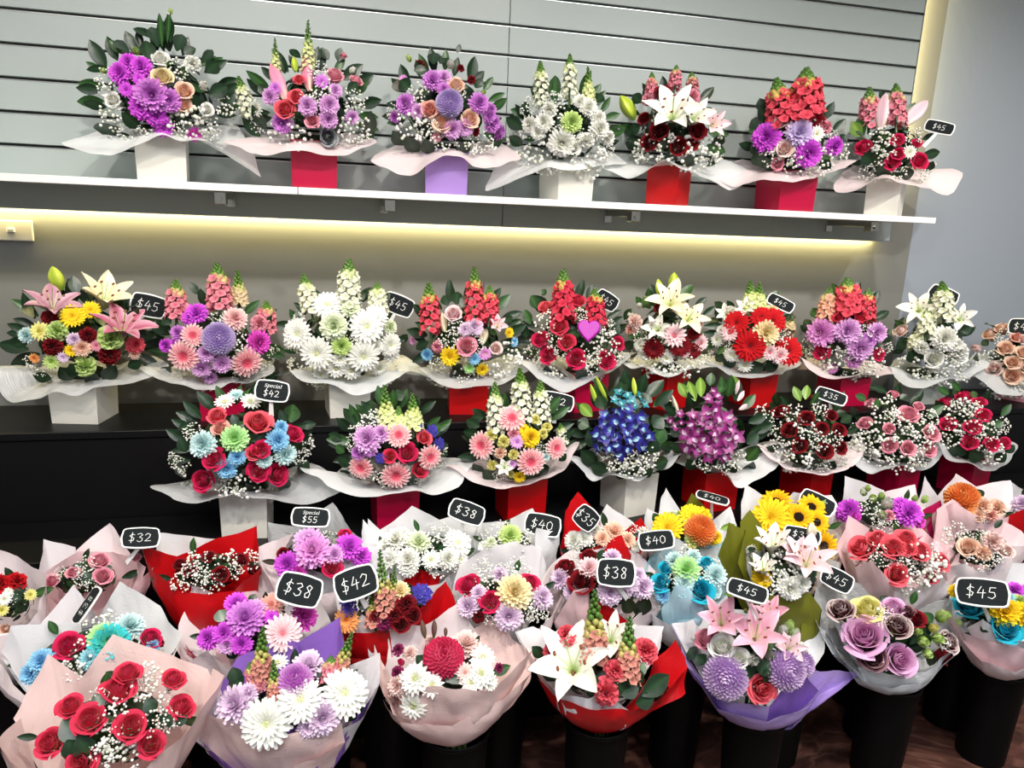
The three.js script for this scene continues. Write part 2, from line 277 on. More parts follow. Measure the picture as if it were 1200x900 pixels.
// spray of baby's breath, diameter 1
function breathGeo() {
  const P = new Patch(), N = 54, stem = lin('#5d7048');
  for (let i = 0; i < N; i++) {
    const r = Math.pow(rnd(), .45) * .5, th = rnd() * 6.283, x = Math.cos(th) * r, z = Math.sin(th) * r, y = .22 - r * r * .9 + rr(-.16, .1), s = rr(.03, .055);
    ball(P, icoGeo, x, y, z, s, s * .9, s, lin(rnd() < .8 ? '#f4f4ee' : '#dfe3cf'));
    const q = P.p.length / 3; for (const [px, py, pz] of [[x * .35 - .004, y - .3, z * .35], [x * .35 + .004, y - .3, z * .35], [x, y - s, z]]) { P.p.push(px, py, pz); P.c.push(stem.r, stem.g, stem.b); P.uv.push(0, 0); } P.i.push(q, q + 1, q + 2);
  }
  return P.geo();
}
function leafGeo(tone, round) {
  const [a, b] = LEAFTONE[tone].map(lin), P = new Patch();
  P.grid(4, 6, (u, v) => { const s = u * 2 - 1, w = .5 * Math.pow(Math.sin(Math.PI * (.03 + .96 * v)), round ? .55 : .85); return [V(s * w, v - .5 * .06 * v, -.16 * v * v + .14 * Math.abs(s) * w + .012 * Math.sin(v * 16) * s), mixc(a, b, Math.abs(s) < .1 ? .9 : .25 + .2 * Math.sin(v * 20 + Math.abs(s) * 5) * .5)]; });
  return P.geo();
}
const leafVariant = (tone, round) => cached('leaf' + tone + round, () => leafGeo(tone, round));
// the leafy mass between and behind the flowers, radius 1
function foliageGeo(k) {
  const P = new Patch(), tone = [LEAFTONE.dark, LEAFTONE.dark, LEAFTONE.mid].map(t => t.map(lin));
  for (let i = 0; i < 130; i++) {
    const y = 1 - i / 130 * 1.7, ph = Math.acos(clamp(y, -1, 1)), th = i * 2.4 + k, base = V(Math.sin(ph) * Math.cos(th), Math.cos(ph), Math.sin(ph) * Math.sin(th)), R = rr(.6, .95);
    const n = base.clone().multiply(V(1, 1, 1)).normalize(), t = V(rr(-1, 1), rr(-1, 1), rr(-1, 1)).cross(n).normalize().addScaledVector(n, .2).normalize(), s = new THREE.Vector3().crossVectors(n, t).normalize(), L = rr(.4, .62), W = L * rr(.22, .32), [a, b] = tone[i % 3];
    P.grid(2, 3, (u, v) => { const w = (u * 2 - 1) * W * Math.sin(Math.PI * (.06 + .9 * v)); return [base.clone().multiplyScalar(R).addScaledVector(t, (v - .4) * L).addScaledVector(s, w).addScaledVector(n, -.12 * L * v * v + .2 * Math.abs(w)), mixc(a, b, u === .5 ? .6 : .1)]; });
  }
  return P.geo();
}

// ---------------------------------------------------------------- the room
const SL = .085, SLAT_X = 1.984, JOINT = .538, SLAT_Y = k => EYE + .85 * .5516 + SL * k, WALLZ = -.06;
struct('floor', boxAt(ROOM.x0, ROOM.x1, -.1, 0, WALLZ, ROOM.z1).toNonIndexed(), M.floor);
{
  const f = scene.getObjectByName('floor').geometry, p = f.attributes.position, uv = f.attributes.uv;
  for (let i = 0; i < p.count; i++) uv.setXY(i, p.getX(i) / 1.1, p.getZ(i) / 1.1);
}
struct('ceiling', boxAt(ROOM.x0, ROOM.x1, ROOM.top, ROOM.top + .1, WALLZ, ROOM.z1), M.ceiling);
const CORNER = atZ(1063, 312, WALLZ).x;
struct('wall_back', boxAt(ROOM.x0, CORNER, 0, ROOM.top, WALLZ - .1, WALLZ), M.wallBack);
struct('wall_right', boxAt(CORNER, ROOM.x1, 0, ROOM.top, WALLZ - .1, WALLZ), M.wallRight);
struct('wall_left', boxAt(ROOM.x0 - .1, ROOM.x0, 0, ROOM.top, WALLZ - .1, ROOM.z1), M.roomWall);
struct('wall_far_right', boxAt(ROOM.x1, ROOM.x1 + .1, 0, ROOM.top, WALLZ - .1, ROOM.z1), M.roomWall);
struct('wall_front', boxAt(ROOM.x0 - .1, ROOM.x1 + .1, 0, ROOM.top, ROOM.z1, ROOM.z1 + .1), M.roomWall);

// grooved display panel: every slat a piece of its own, aluminium lips in the grooves
{
  const t = thing('slat_panel', 'pale grey grooved slat wall panel above and behind the white shelf', 'wall panel', V(0, 0, 0));
  const xl = -1.75, yb = EYE - .0423 * .85, yt = 2.56, shared = {};
  const slat = (x0, x1, y0, y1) => { const key = [x1 - x0, y1 - y0].map(v => v.toFixed(4)).join(); const g = shared[key] ??= new RoundedBoxGeometry(x1 - x0, y1 - y0, .016, 2, .0022); part('slat', g, M.slat, t).position.set((x0 + x1) / 2, (y0 + y1) / 2, -.008); };
  part('backing_board', boxAt(xl, SLAT_X, yb, yt, -.024, -.0165), M.slatBack, t);
  const lips = [];
  for (let k = -6; k <= 7; k++) {
    const y0 = k === -6 ? yb : SLAT_Y(k) + .0044, y1 = Math.min(yt, SLAT_Y(k + 1) - .0044);
    if (y1 - y0 < .012) continue;
    slat(xl, JOINT - .0007, y0, y1); slat(JOINT + .0007, SLAT_X, y0, y1);
    if (k > -6) lips.push(SLAT_Y(k));
  }
  const lipG = boxAt(xl, SLAT_X, -.0048, -.0026, -.013, .0008);
  for (const y of lips) part('groove_lip', lipG, M.aluminium, t).position.y = y;
  part('edge_trim', boxAt(SLAT_X, SLAT_X + .003, yb - .003, yt, -.024, .001), M.aluminium, t);
  part('edge_trim', boxAt(xl, SLAT_X + .003, yb - .003, yb, -.024, .0012), M.aluminium, t);
  // hidden warm light strips behind the lower and right edge
  const l1 = thing('light_strip', 'warm yellow light strip glowing behind the lower edge of the slat panel', 'light strip', V(0, yb + .012, -.04));
  part('led_strip', boxAt(xl, SLAT_X - .04, 0, .004, -.004, .004), M.led, l1);
  const A = new THREE.RectAreaLight(WARM_LED, LED_POWER, SLAT_X - xl - .06, .012); A.position.set((xl + SLAT_X) / 2, yb + .009, -.04); A.lookAt((xl + SLAT_X) / 2, yb + .009 - .1, -.04 - .035); scene.add(A); A.name = 'light_strip_glow';
  const l2 = thing('light_strip', 'warm yellow light strip glowing behind the right edge of the slat panel', 'light strip', V(SLAT_X - .014, 0, -.04));
  part('led_strip', boxAt(-.004, 0, 1.62, yt - .02, -.004, .004), M.led, l2);
  const B = new THREE.RectAreaLight(WARM_LED, SIDE_LED_POWER, .012, yt - 1.64); B.position.set(SLAT_X - .011, (yt + 1.62) / 2, -.04); B.lookAt(SLAT_X - .011 + .1, (yt + 1.62) / 2, -.04 - .035); scene.add(B); B.name = 'light_strip_glow_side';
}

// shelf of two boards on chrome brackets
const SHELF_Y = 1.497, SHELF_Z = .25;
{
  const seam = atZ(349, 222, SHELF_Z).x, end = atZ(1097, 258, SHELF_Z).x;
  for (const [x0, x1, label] of [[-1.6, seam - .0008, 'left board of the long white shelf, under the white and crimson boxes'], [seam + .0008, end, 'right board of the long white shelf, running to the grey wall']]) {
    const t = thing('wall_shelf', label, 'shelf', V((x0 + x1) / 2, SHELF_Y, 0)), h = (x1 - x0) / 2;
    part('shelf_board', boxAt(-h, h, -.016, 0, .002, SHELF_Z - .004, .003), M.shelf, t);
    part('front_edge', boxAt(-h, h, -.018, .0012, SHELF_Z - .004, SHELF_Z, .0018), M.shelf, t);
  }
  const names = ['under the crimson box second from left', 'under the lavender box', 'under the red box beside the white lilies', 'under the white box at the right end'];
  [[258, 236], [457, 243], [745, 256], [1025, 267]].forEach(([px, py], i) => {
    const x = atZ(px, py, .235).x, t = thing('shelf_bracket', 'chrome shelf bracket ' + names[i], 'bracket', V(x, SHELF_Y - .019, 0));
    part('bracket_arm', boxAt(-.011, .011, -.019, 0, .004, .205, .002), M.chrome, t);
    const c = part('bracket_clamp', boxAt(-.015, .015, -.034, 0, .2, .238, .003), M.chrome, t);
    part('clamp_screw', new THREE.CylinderGeometry(.006, .006, .006, 16).rotateX(Math.PI / 2).translate(0, -.018, .24), M.chrome, c);
    part('wall_hook', boxAt(-.012, .012, -.04, .004, 0, .006, .001), M.chrome, t);
  });
}
// switch plate under the light strip
{
  const c = atZ(8, 270, WALLZ + .006), t = thing('light_switch', 'pale rectangular switch plate with a small white button on the grey wall', 'light switch', V(c.x, c.y, WALLZ));
  part('switch_plate', new RoundedBoxGeometry(.132, .058, .01, 2, .004).translate(0, 0, .005), M.plate, t);
  part('switch_button', new RoundedBoxGeometry(.02, .013, .008, 2, .003).translate(.012, .001, .012), M.button, t);
}
// the two black display steps
const STEP = [{ y: .844, z: .255 }, { y: .596, z: .51 }];
STEP.forEach((s, i) => {
  const t = thing('display_step', i ? 'lower black display step carrying the middle row of flower boxes' : 'upper black display step against the wall carrying ten flower boxes', 'display step', V(.85, 0, 0));
  const z0 = i ? STEP[0].z + .001 : WALLZ + .016, w = 2.7;
  part('step_top', boxAt(-w, w, s.y - .022, s.y, z0, s.z, .003), M.tier, t);
  part('step_front', boxAt(-w, w, 0, s.y - .024, s.z - .024, s.z - .006), M.tier, t);
});
// unseen ceiling spotlights placed to light the display, then added ceiling panels for fill
[[-.9, 1.75], [-.1, 1.9], [.75, 1.85], [1.6, 1.8], [2.5, 1.75]].forEach(([x, z], i) => {
  const t = thing('unseen_ceiling_spotlight', ['first', 'second', 'third', 'fourth', 'fifth'][i] + ' unseen round recessed ceiling spotlight from the left wall', 'ceiling light', V(x, ROOM.top, z), 'unseen ceiling spotlights');
  part('lamp_ring', new THREE.TorusGeometry(.055, .008, 10, 32).rotateX(Math.PI / 2), M.lampRing, t);
  part('lamp_disc', new THREE.CylinderGeometry(.05, .05, .006, 32).translate(0, -.004, 0), M.lampGlow, t);
  const L = new THREE.SpotLight(0xfff6ea, SPOT_POWER, 0, .74, .7, 2); L.position.set(x, ROOM.top - .02, z); L.target.position.set(x + .05, .95, .3); L.castShadow = true; L.shadow.mapSize.set(1024, 1024); L.shadow.radius = 2.4; L.name = 'unseen_spotlight_beam';
  scene.add(L, L.target);
});
[[-.4, 2.9], [1.9, 2.9]].forEach(([x, z]) => {  // fill panels added behind the viewpoint to brighten papers and flowers from the front
  const t = thing('fill_panel_light', 'added flat white fill light panel on the ' + (x < 0 ? 'left' : 'right') + ' half of the ceiling', 'ceiling light', V(x, ROOM.top, z), 'added fill light panels');
  part('fill_panel_frame', boxAt(-.62, .62, -.014, 0, -.32, .32, .004), M.lampRing, t);
  part('fill_panel_diffuser', boxAt(-.6, .6, -.018, -.013, -.3, .3), std({ color: 0xffffff, emissive: 0xf4f8ff, emissiveIntensity: 1.6 }), t);
  const L = new THREE.RectAreaLight(0xf2f7ff, FILL_PANEL_POWER, 1.2, .6); L.position.set(x, ROOM.top - .025, z); L.lookAt(x, 0, z); L.name = 'fill_light'; scene.add(L);
});

// ---------------------------------------------------------------- placing flowers
const YUP = V(0, 1, 0);
function faceQuat(dir, spin) { return new THREE.Quaternion().setFromUnitVectors(YUP, dir).multiply(new THREE.Quaternion().setFromAxisAngle(YUP, spin)); }
function onDome(D, px, py, grow = 1) {
  const d = ray(px, py), R = D.r.clone().multiplyScalar(grow), o = CAM.clone().sub(D.c).divide(R), q = d.clone().divide(R);
  const A = q.dot(q), B = o.dot(q), C = o.dot(o) - 1, disc = B * B - A * C;
  if (disc > 0) { const p = CAM.clone().addScaledVector(d, (-B - Math.sqrt(disc)) / A); return { p, n: p.clone().sub(D.c).divide(R).divide(R).normalize() }; }
  const p = atZ(px, py, D.c.z); return { p, n: p.clone().sub(D.c).divide(R).divide(R).normalize() };
}
function flowerParts(kind, pk) { return cached(kind + pk + (rnd() < .5 ? 0 : 1), () => FLOWER[kind](pk)); }
const RIGHT = V(1, 0, 0).applyQuaternion(camera.quaternion), UP = V(0, 1, 0).applyQuaternion(camera.quaternion);
function between(mesh, a, b, w, t, flatTo) {             // lay a unit shape from a to b
  const d = b.clone().sub(a), L = d.length(); d.normalize(); mesh.position.copy(a).sub(t.position);
  if (flatTo) { const x = new THREE.Vector3().crossVectors(d, flatTo).normalize(), z = new THREE.Vector3().crossVectors(x, d).normalize(); mesh.quaternion.setFromRotationMatrix(new THREE.Matrix4().makeBasis(x, d, z)); mesh.scale.set(w, L, Math.max(w, L * .7)); }
  else { mesh.quaternion.copy(faceQuat(d, rnd() * 6)); mesh.scale.set(w, L, w); }
}
function fill(t, D, text) {                              // "kind:colour x,y size [lean x,y]" or "kind:colour x,y x,y width"
  for (const item of text.split(';')) {
    const [tok, ...rest] = item.trim().split(/\s+/); if (!tok) continue;
    const [kind, pk, extra] = tok.split(':'), nums = rest.map(r => r.split(',').map(Number));
    const [x, y] = nums[0];
    if (kind === 'snap' || kind === 'bud' || kind === 'leaf') {
      const [x2, y2] = nums[1], w = nums[2][0];
      let a, b, n;
      if (kind === 'leaf') { const A = onDome(D, x, y, 1.0), B = onDome(D, x2, y2, 1.12); a = A.p; b = B.p; n = B.n.clone().multiplyScalar(.6).add(CAM.clone().sub(b).normalize()).normalize(); }
      else { const A = onDome(D, x, y, .9); a = A.p; b = atZ(x2, y2, lerp(a.z, D.c.z, .5) + (nums[3] ? nums[3][0] : 0)); }
      const W = w * mmpx(a);
      if (kind === 'leaf') { between(part('leaf', leafVariant(pk || 'dark', extra), M.leaf, t), a, b, W, t, n); continue; }
      if (kind === 'bud') { between(part('lily_bud', cached('bud' + pk, () => budGeo(pk)), M.waxy, t), a, b, W, t); continue; }
      const ab = clamp(Math.round(W / a.distanceTo(b) * 8) / 8, .25, .75), g = cached('snap' + pk + ab, () => snapGeos(pk, ab)), m = part('snapdragon', g[0], M.petal, t); between(m, a, b, W * 1.05, t); part('green_buds', g[1], M.leaf, m); continue;
    }
    const H = onDome(D, x, y), d = nums[1][0], to = CAM.clone().sub(H.p).normalize(), dir = H.n.clone().multiplyScalar(.8).addScaledVector(to, .45);
    if (kind === 'rose') dir.copy(H.n).multiplyScalar(.6).addScaledVector(to, .3).add(V(0, .42, 0));
    if (nums[2]) dir.copy(to).addScaledVector(RIGHT, nums[2][0]).addScaledVector(UP, nums[2][1]);
    if (kind === 'orchid') dir.add(V(rr(-.6, .6), rr(-.5, .5), 0));
    dir.normalize();
    const s = d * mmpx(H.p) * (kind === 'rose' || kind === 'mum' || kind === 'carn' ? .9 : kind === 'bb' ? 1.1 : kind === 'lily' ? 1 : .95), q = faceQuat(dir, rnd() * 6.28);
    let m;
    if (kind === 'bb') { m = part('babys_breath', cached('bb' + Math.floor(rnd() * 4), breathGeo), M.breath, t); m.userData.kind = 'stuff'; m.scale.setScalar(s * 1.15); m.position.copy(H.p).addScaledVector(to, -.003).sub(t.position); m.quaternion.copy(q); continue; }
    if (kind === 'lily') {
      const open = extra ? +extra : .8, L = cached('lily' + pk + open, () => lilyPieces(pk, open)); m = part('lily', L.stamens, M.waxy, t);
      for (let k = 0; k < 6; k++) { const c = part('petal', k % 2 ? L.wide : L.slim, M.waxy, m); c.rotation.y = k * 1.0472 + rr(-.08, .08); c.scale.setScalar(rr(.94, 1.05)); }
    } else if (kind === 'heart') {
      m = part('heart_pick', cached('heart', () => { const S = new THREE.Shape(); S.moveTo(0, -.5); S.bezierCurveTo(-.25, -.25, -.56, 0, -.5, .28); S.bezierCurveTo(-.44, .52, -.1, .52, 0, .26); S.bezierCurveTo(.1, .52, .44, .52, .5, .28); S.bezierCurveTo(.56, 0, .25, -.25, 0, -.5); return new THREE.ExtrudeGeometry(S, { depth: .08, bevelEnabled: true, bevelSize: .1, bevelThickness: .12, bevelSegments: 5, curveSegments: 10 }).rotateX(-Math.PI / 2).rotateY(Math.PI); }), std({ color: '#b013a8', roughness: .45 }), t);
      m.scale.setScalar(s * .82); const z = dir, xx = new THREE.Vector3().crossVectors(YUP, z).normalize(), yy = new THREE.Vector3().crossVectors(z, xx); m.quaternion.setFromRotationMatrix(new THREE.Matrix4().makeBasis(xx.negate(), z, yy)); m.position.copy(H.p).addScaledVector(H.n, .015).sub(t.position); m.userData.label = 'magenta heart ornament'; continue;
    } else {
      const ps = flowerParts(kind, pk); m = part(ps[0][0], ps[0][1], ps[0][2], t);
      for (const c of ps.slice(1)) if (c[0] !== 'sepals' || d > 19) part(c[0], c[1], c[2], m);
    }
    m.scale.setScalar(s * rr(.97, 1.03)); m.position.copy(H.p).addScaledVector(to, clamp(s * .2, .004, .016)).sub(t.position); m.quaternion.copy(q);
  }
}
function foliage(t, D, n, tones, len) {
  const f = part('foliage', cached('foliage' + Math.floor(rnd() * 3), () => foliageGeo(rnd() * 6)), M.leaf, t); f.userData.kind = 'stuff';
  f.position.copy(D.c).sub(t.position); f.scale.copy(D.r).multiplyScalar(.72);
  for (let i = 0; i < n; i++) {
    const th = lerp(-.5, Math.PI + .5, (i + rr(.1, .9)) / n), fr = rr(-.3, .35), n3 = V(Math.cos(th), Math.sin(th), fr).normalize();
    const a = D.c.clone().add(n3.clone().multiply(D.r).multiplyScalar(.8)), dir = n3.clone().multiply(V(1, 1, .35)).add(V(rr(-.5, .5), rr(-.1, .5), rr(-.1, .3))).normalize();
    const L = len * rr(.75, 1.25), b = a.clone().addScaledVector(dir, L); if (b.z < .012) b.z = .012;
    const to = CAM.clone().sub(a).normalize().addScaledVector(n3, rr(.2, 1.2)).normalize(), tone = tones[Math.floor(rnd() * tones.length)];
    between(part('leaf', leafVariant(tone, tone === 'grey'), M.leaf, t), a, b, L * rr(.36, .5), t, to);
  }
}
// sheet of paper between a ring of points near the middle and a rim
function sheetGeo(rim, inner, bulge, crinkle, nv, closed, lift) {
  const P = new Patch(), nu = closed ? 72 : Math.max(14, (rim.length - 1) * 9), ph = rnd() * 50, white = new THREE.Color(1, 1, 1);
  const C = closed ? new THREE.CatmullRomCurve3(rim, true, 'centripetal') : null, out = new THREE.Vector3();
  P.grid(nu, nv, (u, v) => {
    let R; if (C) R = C.getPoint(u); else { const k = Math.min(rim.length - 2, Math.floor(u * (rim.length - 1))), f = u * (rim.length - 1) - k; R = rim[k].clone().lerp(rim[k + 1], f); }
    const I = inner(R), q = I.clone().lerp(R, v); out.copy(R).sub(I); out.y = 0; out.normalize();
    q.addScaledVector(out, bulge * Math.sin(Math.PI * v)); q.y += (lift || 0) * Math.sin(Math.PI * v) * (1 - .4 * v);
    const a = crinkle * Math.min(1, v * 1.3), nn = noise.noise(q.x * 17 + ph, q.y * 17, q.z * 17) + .55 * (Math.abs(noise.noise(q.x * 34 + ph, q.y * 34, q.z * 34)) - .25);
    q.addScaledVector(out, a * nn); q.y += a * .6 * noise.noise(q.x * 20, ph, q.z * 20);
    return [q, white];
  });
  return P.geo();
}

// ---------------------------------------------------------------- flower boxes
const ROWS = [{ y: SHELF_Y + .0014, z: .14 }, { y: STEP[0].y, z: .115 }, { y: STEP[1].y, z: .385 }];
function tubGeo(w, h) {                                   // hollow square box, a little wider at the top
  const r = w / Math.SQRT2, pts = [[0, 0], [r * .95, 0], [r * .955, .003], [r, h - .002], [r * .995, h], [r * .965, h], [r * .92, .006], [0, .006]].map(p => new THREE.Vector2(...p));
  return toCreasedNormals(new THREE.LatheGeometry(pts, 4, Math.PI / 4), .3);
}
function flowerBox(row, label, box, dome, flowers, collar, o = {}) {
  // box: [colour, px of its middle, turn, width, height]; dome: [px, py, rx, ry] in photo pixels; collar: [paper, "x,y x,y ..." from the left tip along the front to the right tip]
  const { y, z } = ROWS[row], [bc, bx, turn = 0, w = .122, h = .125] = box, zz = o.z ?? z;
  const c0 = atZ(dome[0], dome[1], zz), bxp = atZ(bx[0], bx[1], zz);
  const base = V(bxp.x, y, zz), t = thing('flower_arrangement', label, 'flower arrangement', base);
  part('box', cached('tub' + w + h, () => tubGeo(w, h)), boxMat(bc), t).rotation.y = turn;
  const k = mmpx(c0), D = { c: V(c0.x, c0.y, zz + .005), r: V(dome[2] * k, dome[3] * k, Math.min(.125, dome[2] * k * .85)) };
  const top = base.clone().setY(y + h);
  // floral foam that carries the stems
  part('floral_foam', new THREE.CylinderGeometry(w * .42, w * .4, .09, 12).translate(0, h - .03, 0), cached('foam', () => std({ color: 0x24361f, roughness: 1 })), t);
  foliage(t, D, Math.round((o.leaves ?? 12) * 1.4), o.tones ?? ['dark', 'dark', 'mid'], o.len ?? .06);
  fill(t, D, flowers);
  const pts = collar[1].trim().split(/\s+/).map(s => s.split(',').map(Number)), n = pts.length;
  const front = pts.map(([px, py], i) => atZ(px, py, zz + .015 + .105 * Math.pow(Math.sin(Math.PI * (i + .25) / (n - .5)), .8)));
  const back = []; for (let i = 1; i < 6; i++) { const f = i / 6; back.push(V(lerp(front[n - 1].x, front[0].x, f), y + h + .022 + .02 * Math.sin(i * 2.1) + (o.backUp ?? 0), Math.max(row ? .02 : .02, zz - .115 * Math.sin(Math.PI * f)))); }
  const rim = front.concat(back), inner = R => { const d = R.clone().sub(top).setY(0).normalize().multiplyScalar(w * .46); return top.clone().add(d).setY(y + h - .002); };
  const g = sheetGeo(rim, inner, .0, .011, 9, true, .01); g.translate(-base.x, -base.y, -base.z);
  part('paper_collar', g, paperMat({ white: 'tissue', mist: 'tissue', pinkwhite: 'tissuepink', blush: 'tissuepink', silver: 'film' }[collar[0]] ?? collar[0]), t);
  return { t, D };
}
// ---------------------------------------------------------------- wrapped bouquets in black buckets
const bucketGeos = {};
function bouquet(label, bucketLabel, z, dome, flowers, sheets, o = {}) {
  // sheets: "paper x,y,d x,y,d ..." with d the distance of that rim point in front of the bouquet's middle, in metres
  const c0 = atZ(dome[0], dome[1], z), k = mmpx(c0), neck = o.neck ? atZ(o.neck[0], o.neck[1], z) : V(c0.x, c0.y - .19, z - .01);
  const t = thing('flower_bouquet', label, 'bouquet', neck.clone().setY(neck.y - .2));
  const D = { c: V(c0.x, c0.y - .012, z), r: V(dome[2] * k, dome[3] * k, Math.min(.1, dome[2] * k * .8)) };
  const stemG = cached('stems', () => { const gs = []; for (let i = 0; i < 9; i++) { const a = i * 2.4, r = .028 * Math.sqrt(i / 9); gs.push(new THREE.CylinderGeometry(.0045, .004, .24, 6).rotateZ(.06 * Math.cos(a)).rotateX(.06 * Math.sin(a)).translate(Math.cos(a) * r, .12, Math.sin(a) * r)); } return mergeGeometries(gs); });
  part('stems', stemG, cached('stemMat', () => std({ color: 0x3f5f2c, roughness: .7 })), t);
  foliage(t, D, Math.min(3, o.leaves ?? 3), o.tones ?? ['dark', 'mid'], o.len ?? .04);
  fill(t, D, flowers);
  for (const line of sheets.split(';')) {
    const [pk, ...pts] = line.trim().split(/\s+/); if (!pk) continue;
    const rim = pts.map(s => { const [px, py, d] = s.split(',').map(Number); return atZ(px, py, z + d * .85); });
    const inner = R => { const d = R.clone().sub(neck).setY(0).normalize(); return neck.clone().addScaledVector(d, .042); };
    const g = sheetGeo(rim, inner, .016, .009, 10, false, -.006); g.translate(-t.position.x, -t.position.y, -t.position.z);
    part('wrapping_sheet', g, paperMat(pk), t);
  }
  // its bucket stands on the floor
  const hb = Math.round((neck.y + .018) * 100) / 100, b = thing('flower_bucket', bucketLabel, 'bucket', V(neck.x, 0, neck.z));
  const g = bucketGeos[hb] ??= new THREE.LatheGeometry([[0, 0], [.058, 0], [.062, .004], [.075, hb - .012], [.08, hb - .01], [.081, hb], [.077, hb + .001], [.073, hb - .012], [.06, .008], [0, .008]].map(p => new THREE.Vector2(...p)), 40);
  part('bucket_body', g, M.bucket, b);
  return { t, D };
}
// ---------------------------------------------------------------- chalk price signs
const GLYPH = { // pen strokes on a 1 x 1.6 cell
  '0': ['.5,.05 .12,.4 .1,1.1 .45,1.55 .85,1.2 .88,.45 .5,.05'], '1': ['.35,.3 .6,.05 .5,1.55'], '2': ['.1,.4 .4,.05 .85,.3 .7,.8 .1,1.45 .95,1.4'], '3': ['.12,.2 .6,.05 .85,.35 .4,.75 .85,.95 .8,1.4 .4,1.58 .1,1.35'],
  '4': ['.5,.05 .08,.95 .95,.85', '.72,.45 .62,1.58'], '5': ['.9,.08 .3,.1 .2,.7 .75,.72 .85,1.2 .5,1.55 .1,1.4'], '8': ['.8,.25 .45,.05 .2,.35 .75,.95 .7,1.45 .3,1.5 .2,1.1 .65,.7 .8,.25'],
  '$': ['.85,.3 .45,.15 .15,.5 .8,.95 .65,1.35 .1,1.3', '.5,-.15 .4,1.7'],
};
const signTex = {};
function signTexture(text, asp) {
  const key = text + asp.toFixed(1); if (signTex[key]) return signTex[key];
  const W = 256, Hh = Math.round(256 / asp), c = document.createElement('canvas'); c.width = W; c.height = Hh; const x = c.getContext('2d');
  x.fillStyle = '#1b2022'; x.fillRect(0, 0, W, Hh);
  for (let i = 0; i < 40; i++) { x.fillStyle = `rgba(200,205,205,${(.02 + .03 * ((i * 37) % 10) / 10).toFixed(3)})`; x.fillRect((i * 73) % W, (i * 41) % Hh, 30 + (i * 13) % 50, 3); }
  x.strokeStyle = '#eef0ee'; x.lineCap = 'round'; x.lineJoin = 'round';
  const words = text.split(' '), price = words[words.length - 1], two = words.length > 1, ch = Hh * (two ? .36 : .46), cw = ch / 1.6;
  if (two) { x.fillStyle = '#e9ebe9'; x.font = `italic ${Math.round(Hh * .24)}px serif`; x.textAlign = 'center'; x.fillText(words[0], W / 2, Hh * .34); }
  x.lineWidth = Math.max(4, Hh * .027); let px = W / 2 - price.length * cw * 1.15 / 2, py = Hh * (two ? .46 : .27);
  for (const g of price) { for (const st of GLYPH[g]) { x.beginPath(); st.split(' ').forEach((p, i) => { const [a, b] = p.split(',').map(Number); const X = px + a * cw + b * -.04 * cw, Y = py + b * ch / 1.6; i ? x.lineTo(X, Y) : x.moveTo(X, Y); }); x.stroke(); } px += cw * 1.15; }
  const T = new THREE.CanvasTexture(c); T.colorSpace = THREE.SRGBColorSpace; return signTex[key] = T;
}
function roundShape(w, h, r, bow) {
  const S = new THREE.Shape(), a = w / 2, b = h / 2; S.moveTo(-a + r, -b);
  S.quadraticCurveTo(0, -b - bow, a - r, -b); S.quadraticCurveTo(a, -b, a, -b + r); S.quadraticCurveTo(a + bow, 0, a, b - r); S.quadraticCurveTo(a, b, a - r, b);
  S.quadraticCurveTo(0, b + bow, -a + r, b); S.quadraticCurveTo(-a, b, -a, b - r); S.quadraticCurveTo(-a - bow, 0, -a, -b + r); S.quadraticCurveTo(-a, -b, -a + r, -b); return S;
}
function sign(text, label, z, [px, py], [w, h], rot, [sx, sy], o = {}) {
  // a board of w x h photo pixels; a height smaller than its own means that it leans
  const c = atZ(px, py, z), k = mmpx(c), W = w * k, asp = o.asp ?? 1.5, Hh = W / asp, lean = Math.acos(clamp(h / (w / asp), .12, 1)) * (o.lean ?? 1), yaw = o.yaw ?? 0;
  const t = thing('price_sign', label, 'price sign', c), r = Hh * .24, bow = Hh * .09;
  const toCam = new THREE.Matrix4().lookAt(CAM, c, UP);
  t.quaternion.setFromRotationMatrix(toCam).multiply(new THREE.Quaternion().setFromEuler(new THREE.Euler(0, 0, -rot * Math.PI / 180))).multiply(new THREE.Quaternion().setFromEuler(new THREE.Euler(-lean, yaw, 0)));
  part('sign_board', new THREE.ExtrudeGeometry(roundShape(W, Hh, r, bow), { depth: .0024, bevelEnabled: true, bevelSize: .0008, bevelThickness: .0006, bevelSegments: 2, curveSegments: 8 }).translate(0, 0, -.003), M.signWhite, t);
  const i = W * .032, face = new THREE.ShapeGeometry(roundShape(W - 2 * i, Hh - 2 * i, r * .85, bow * .8), 10), p = face.attributes.position, uv = face.attributes.uv;
  for (let n = 0; n < p.count; n++) uv.setXY(n, p.getX(n) / W + .5, p.getY(n) / Hh + .5);
  part('chalkboard', face.translate(0, 0, .0006), phys({ map: signTexture(text, asp), roughness: .8, specularIntensity: .3 }), t);
  // stake
  t.updateMatrixWorld(true);
  const foot = atZ(sx, sy, z - (o.deep ?? 0)), f = t.worldToLocal(foot.clone()), top = V(0, -Hh * .42, -.0018), d = f.clone().sub(top), L = d.length();
  const sg = new RoundedBoxGeometry(.0085, L, .0022, 1, .001), pa = sg.attributes.position; for (let n = 0; n < pa.count; n++) if (pa.getY(n) > L * .3) pa.setX(n, pa.getX(n) * 1.5);
  sg.translate(0, L / 2, 0); const st = part('sign_stake', sg, M.signWhite, t); st.position.copy(top);
  const yv = d.clone().normalize(), xv = new THREE.Vector3().crossVectors(yv, V(0, 0, 1)).normalize(), zv = new THREE.Vector3().crossVectors(xv, yv); st.quaternion.setFromRotationMatrix(new THREE.Matrix4().makeBasis(xv, yv, zv));
}

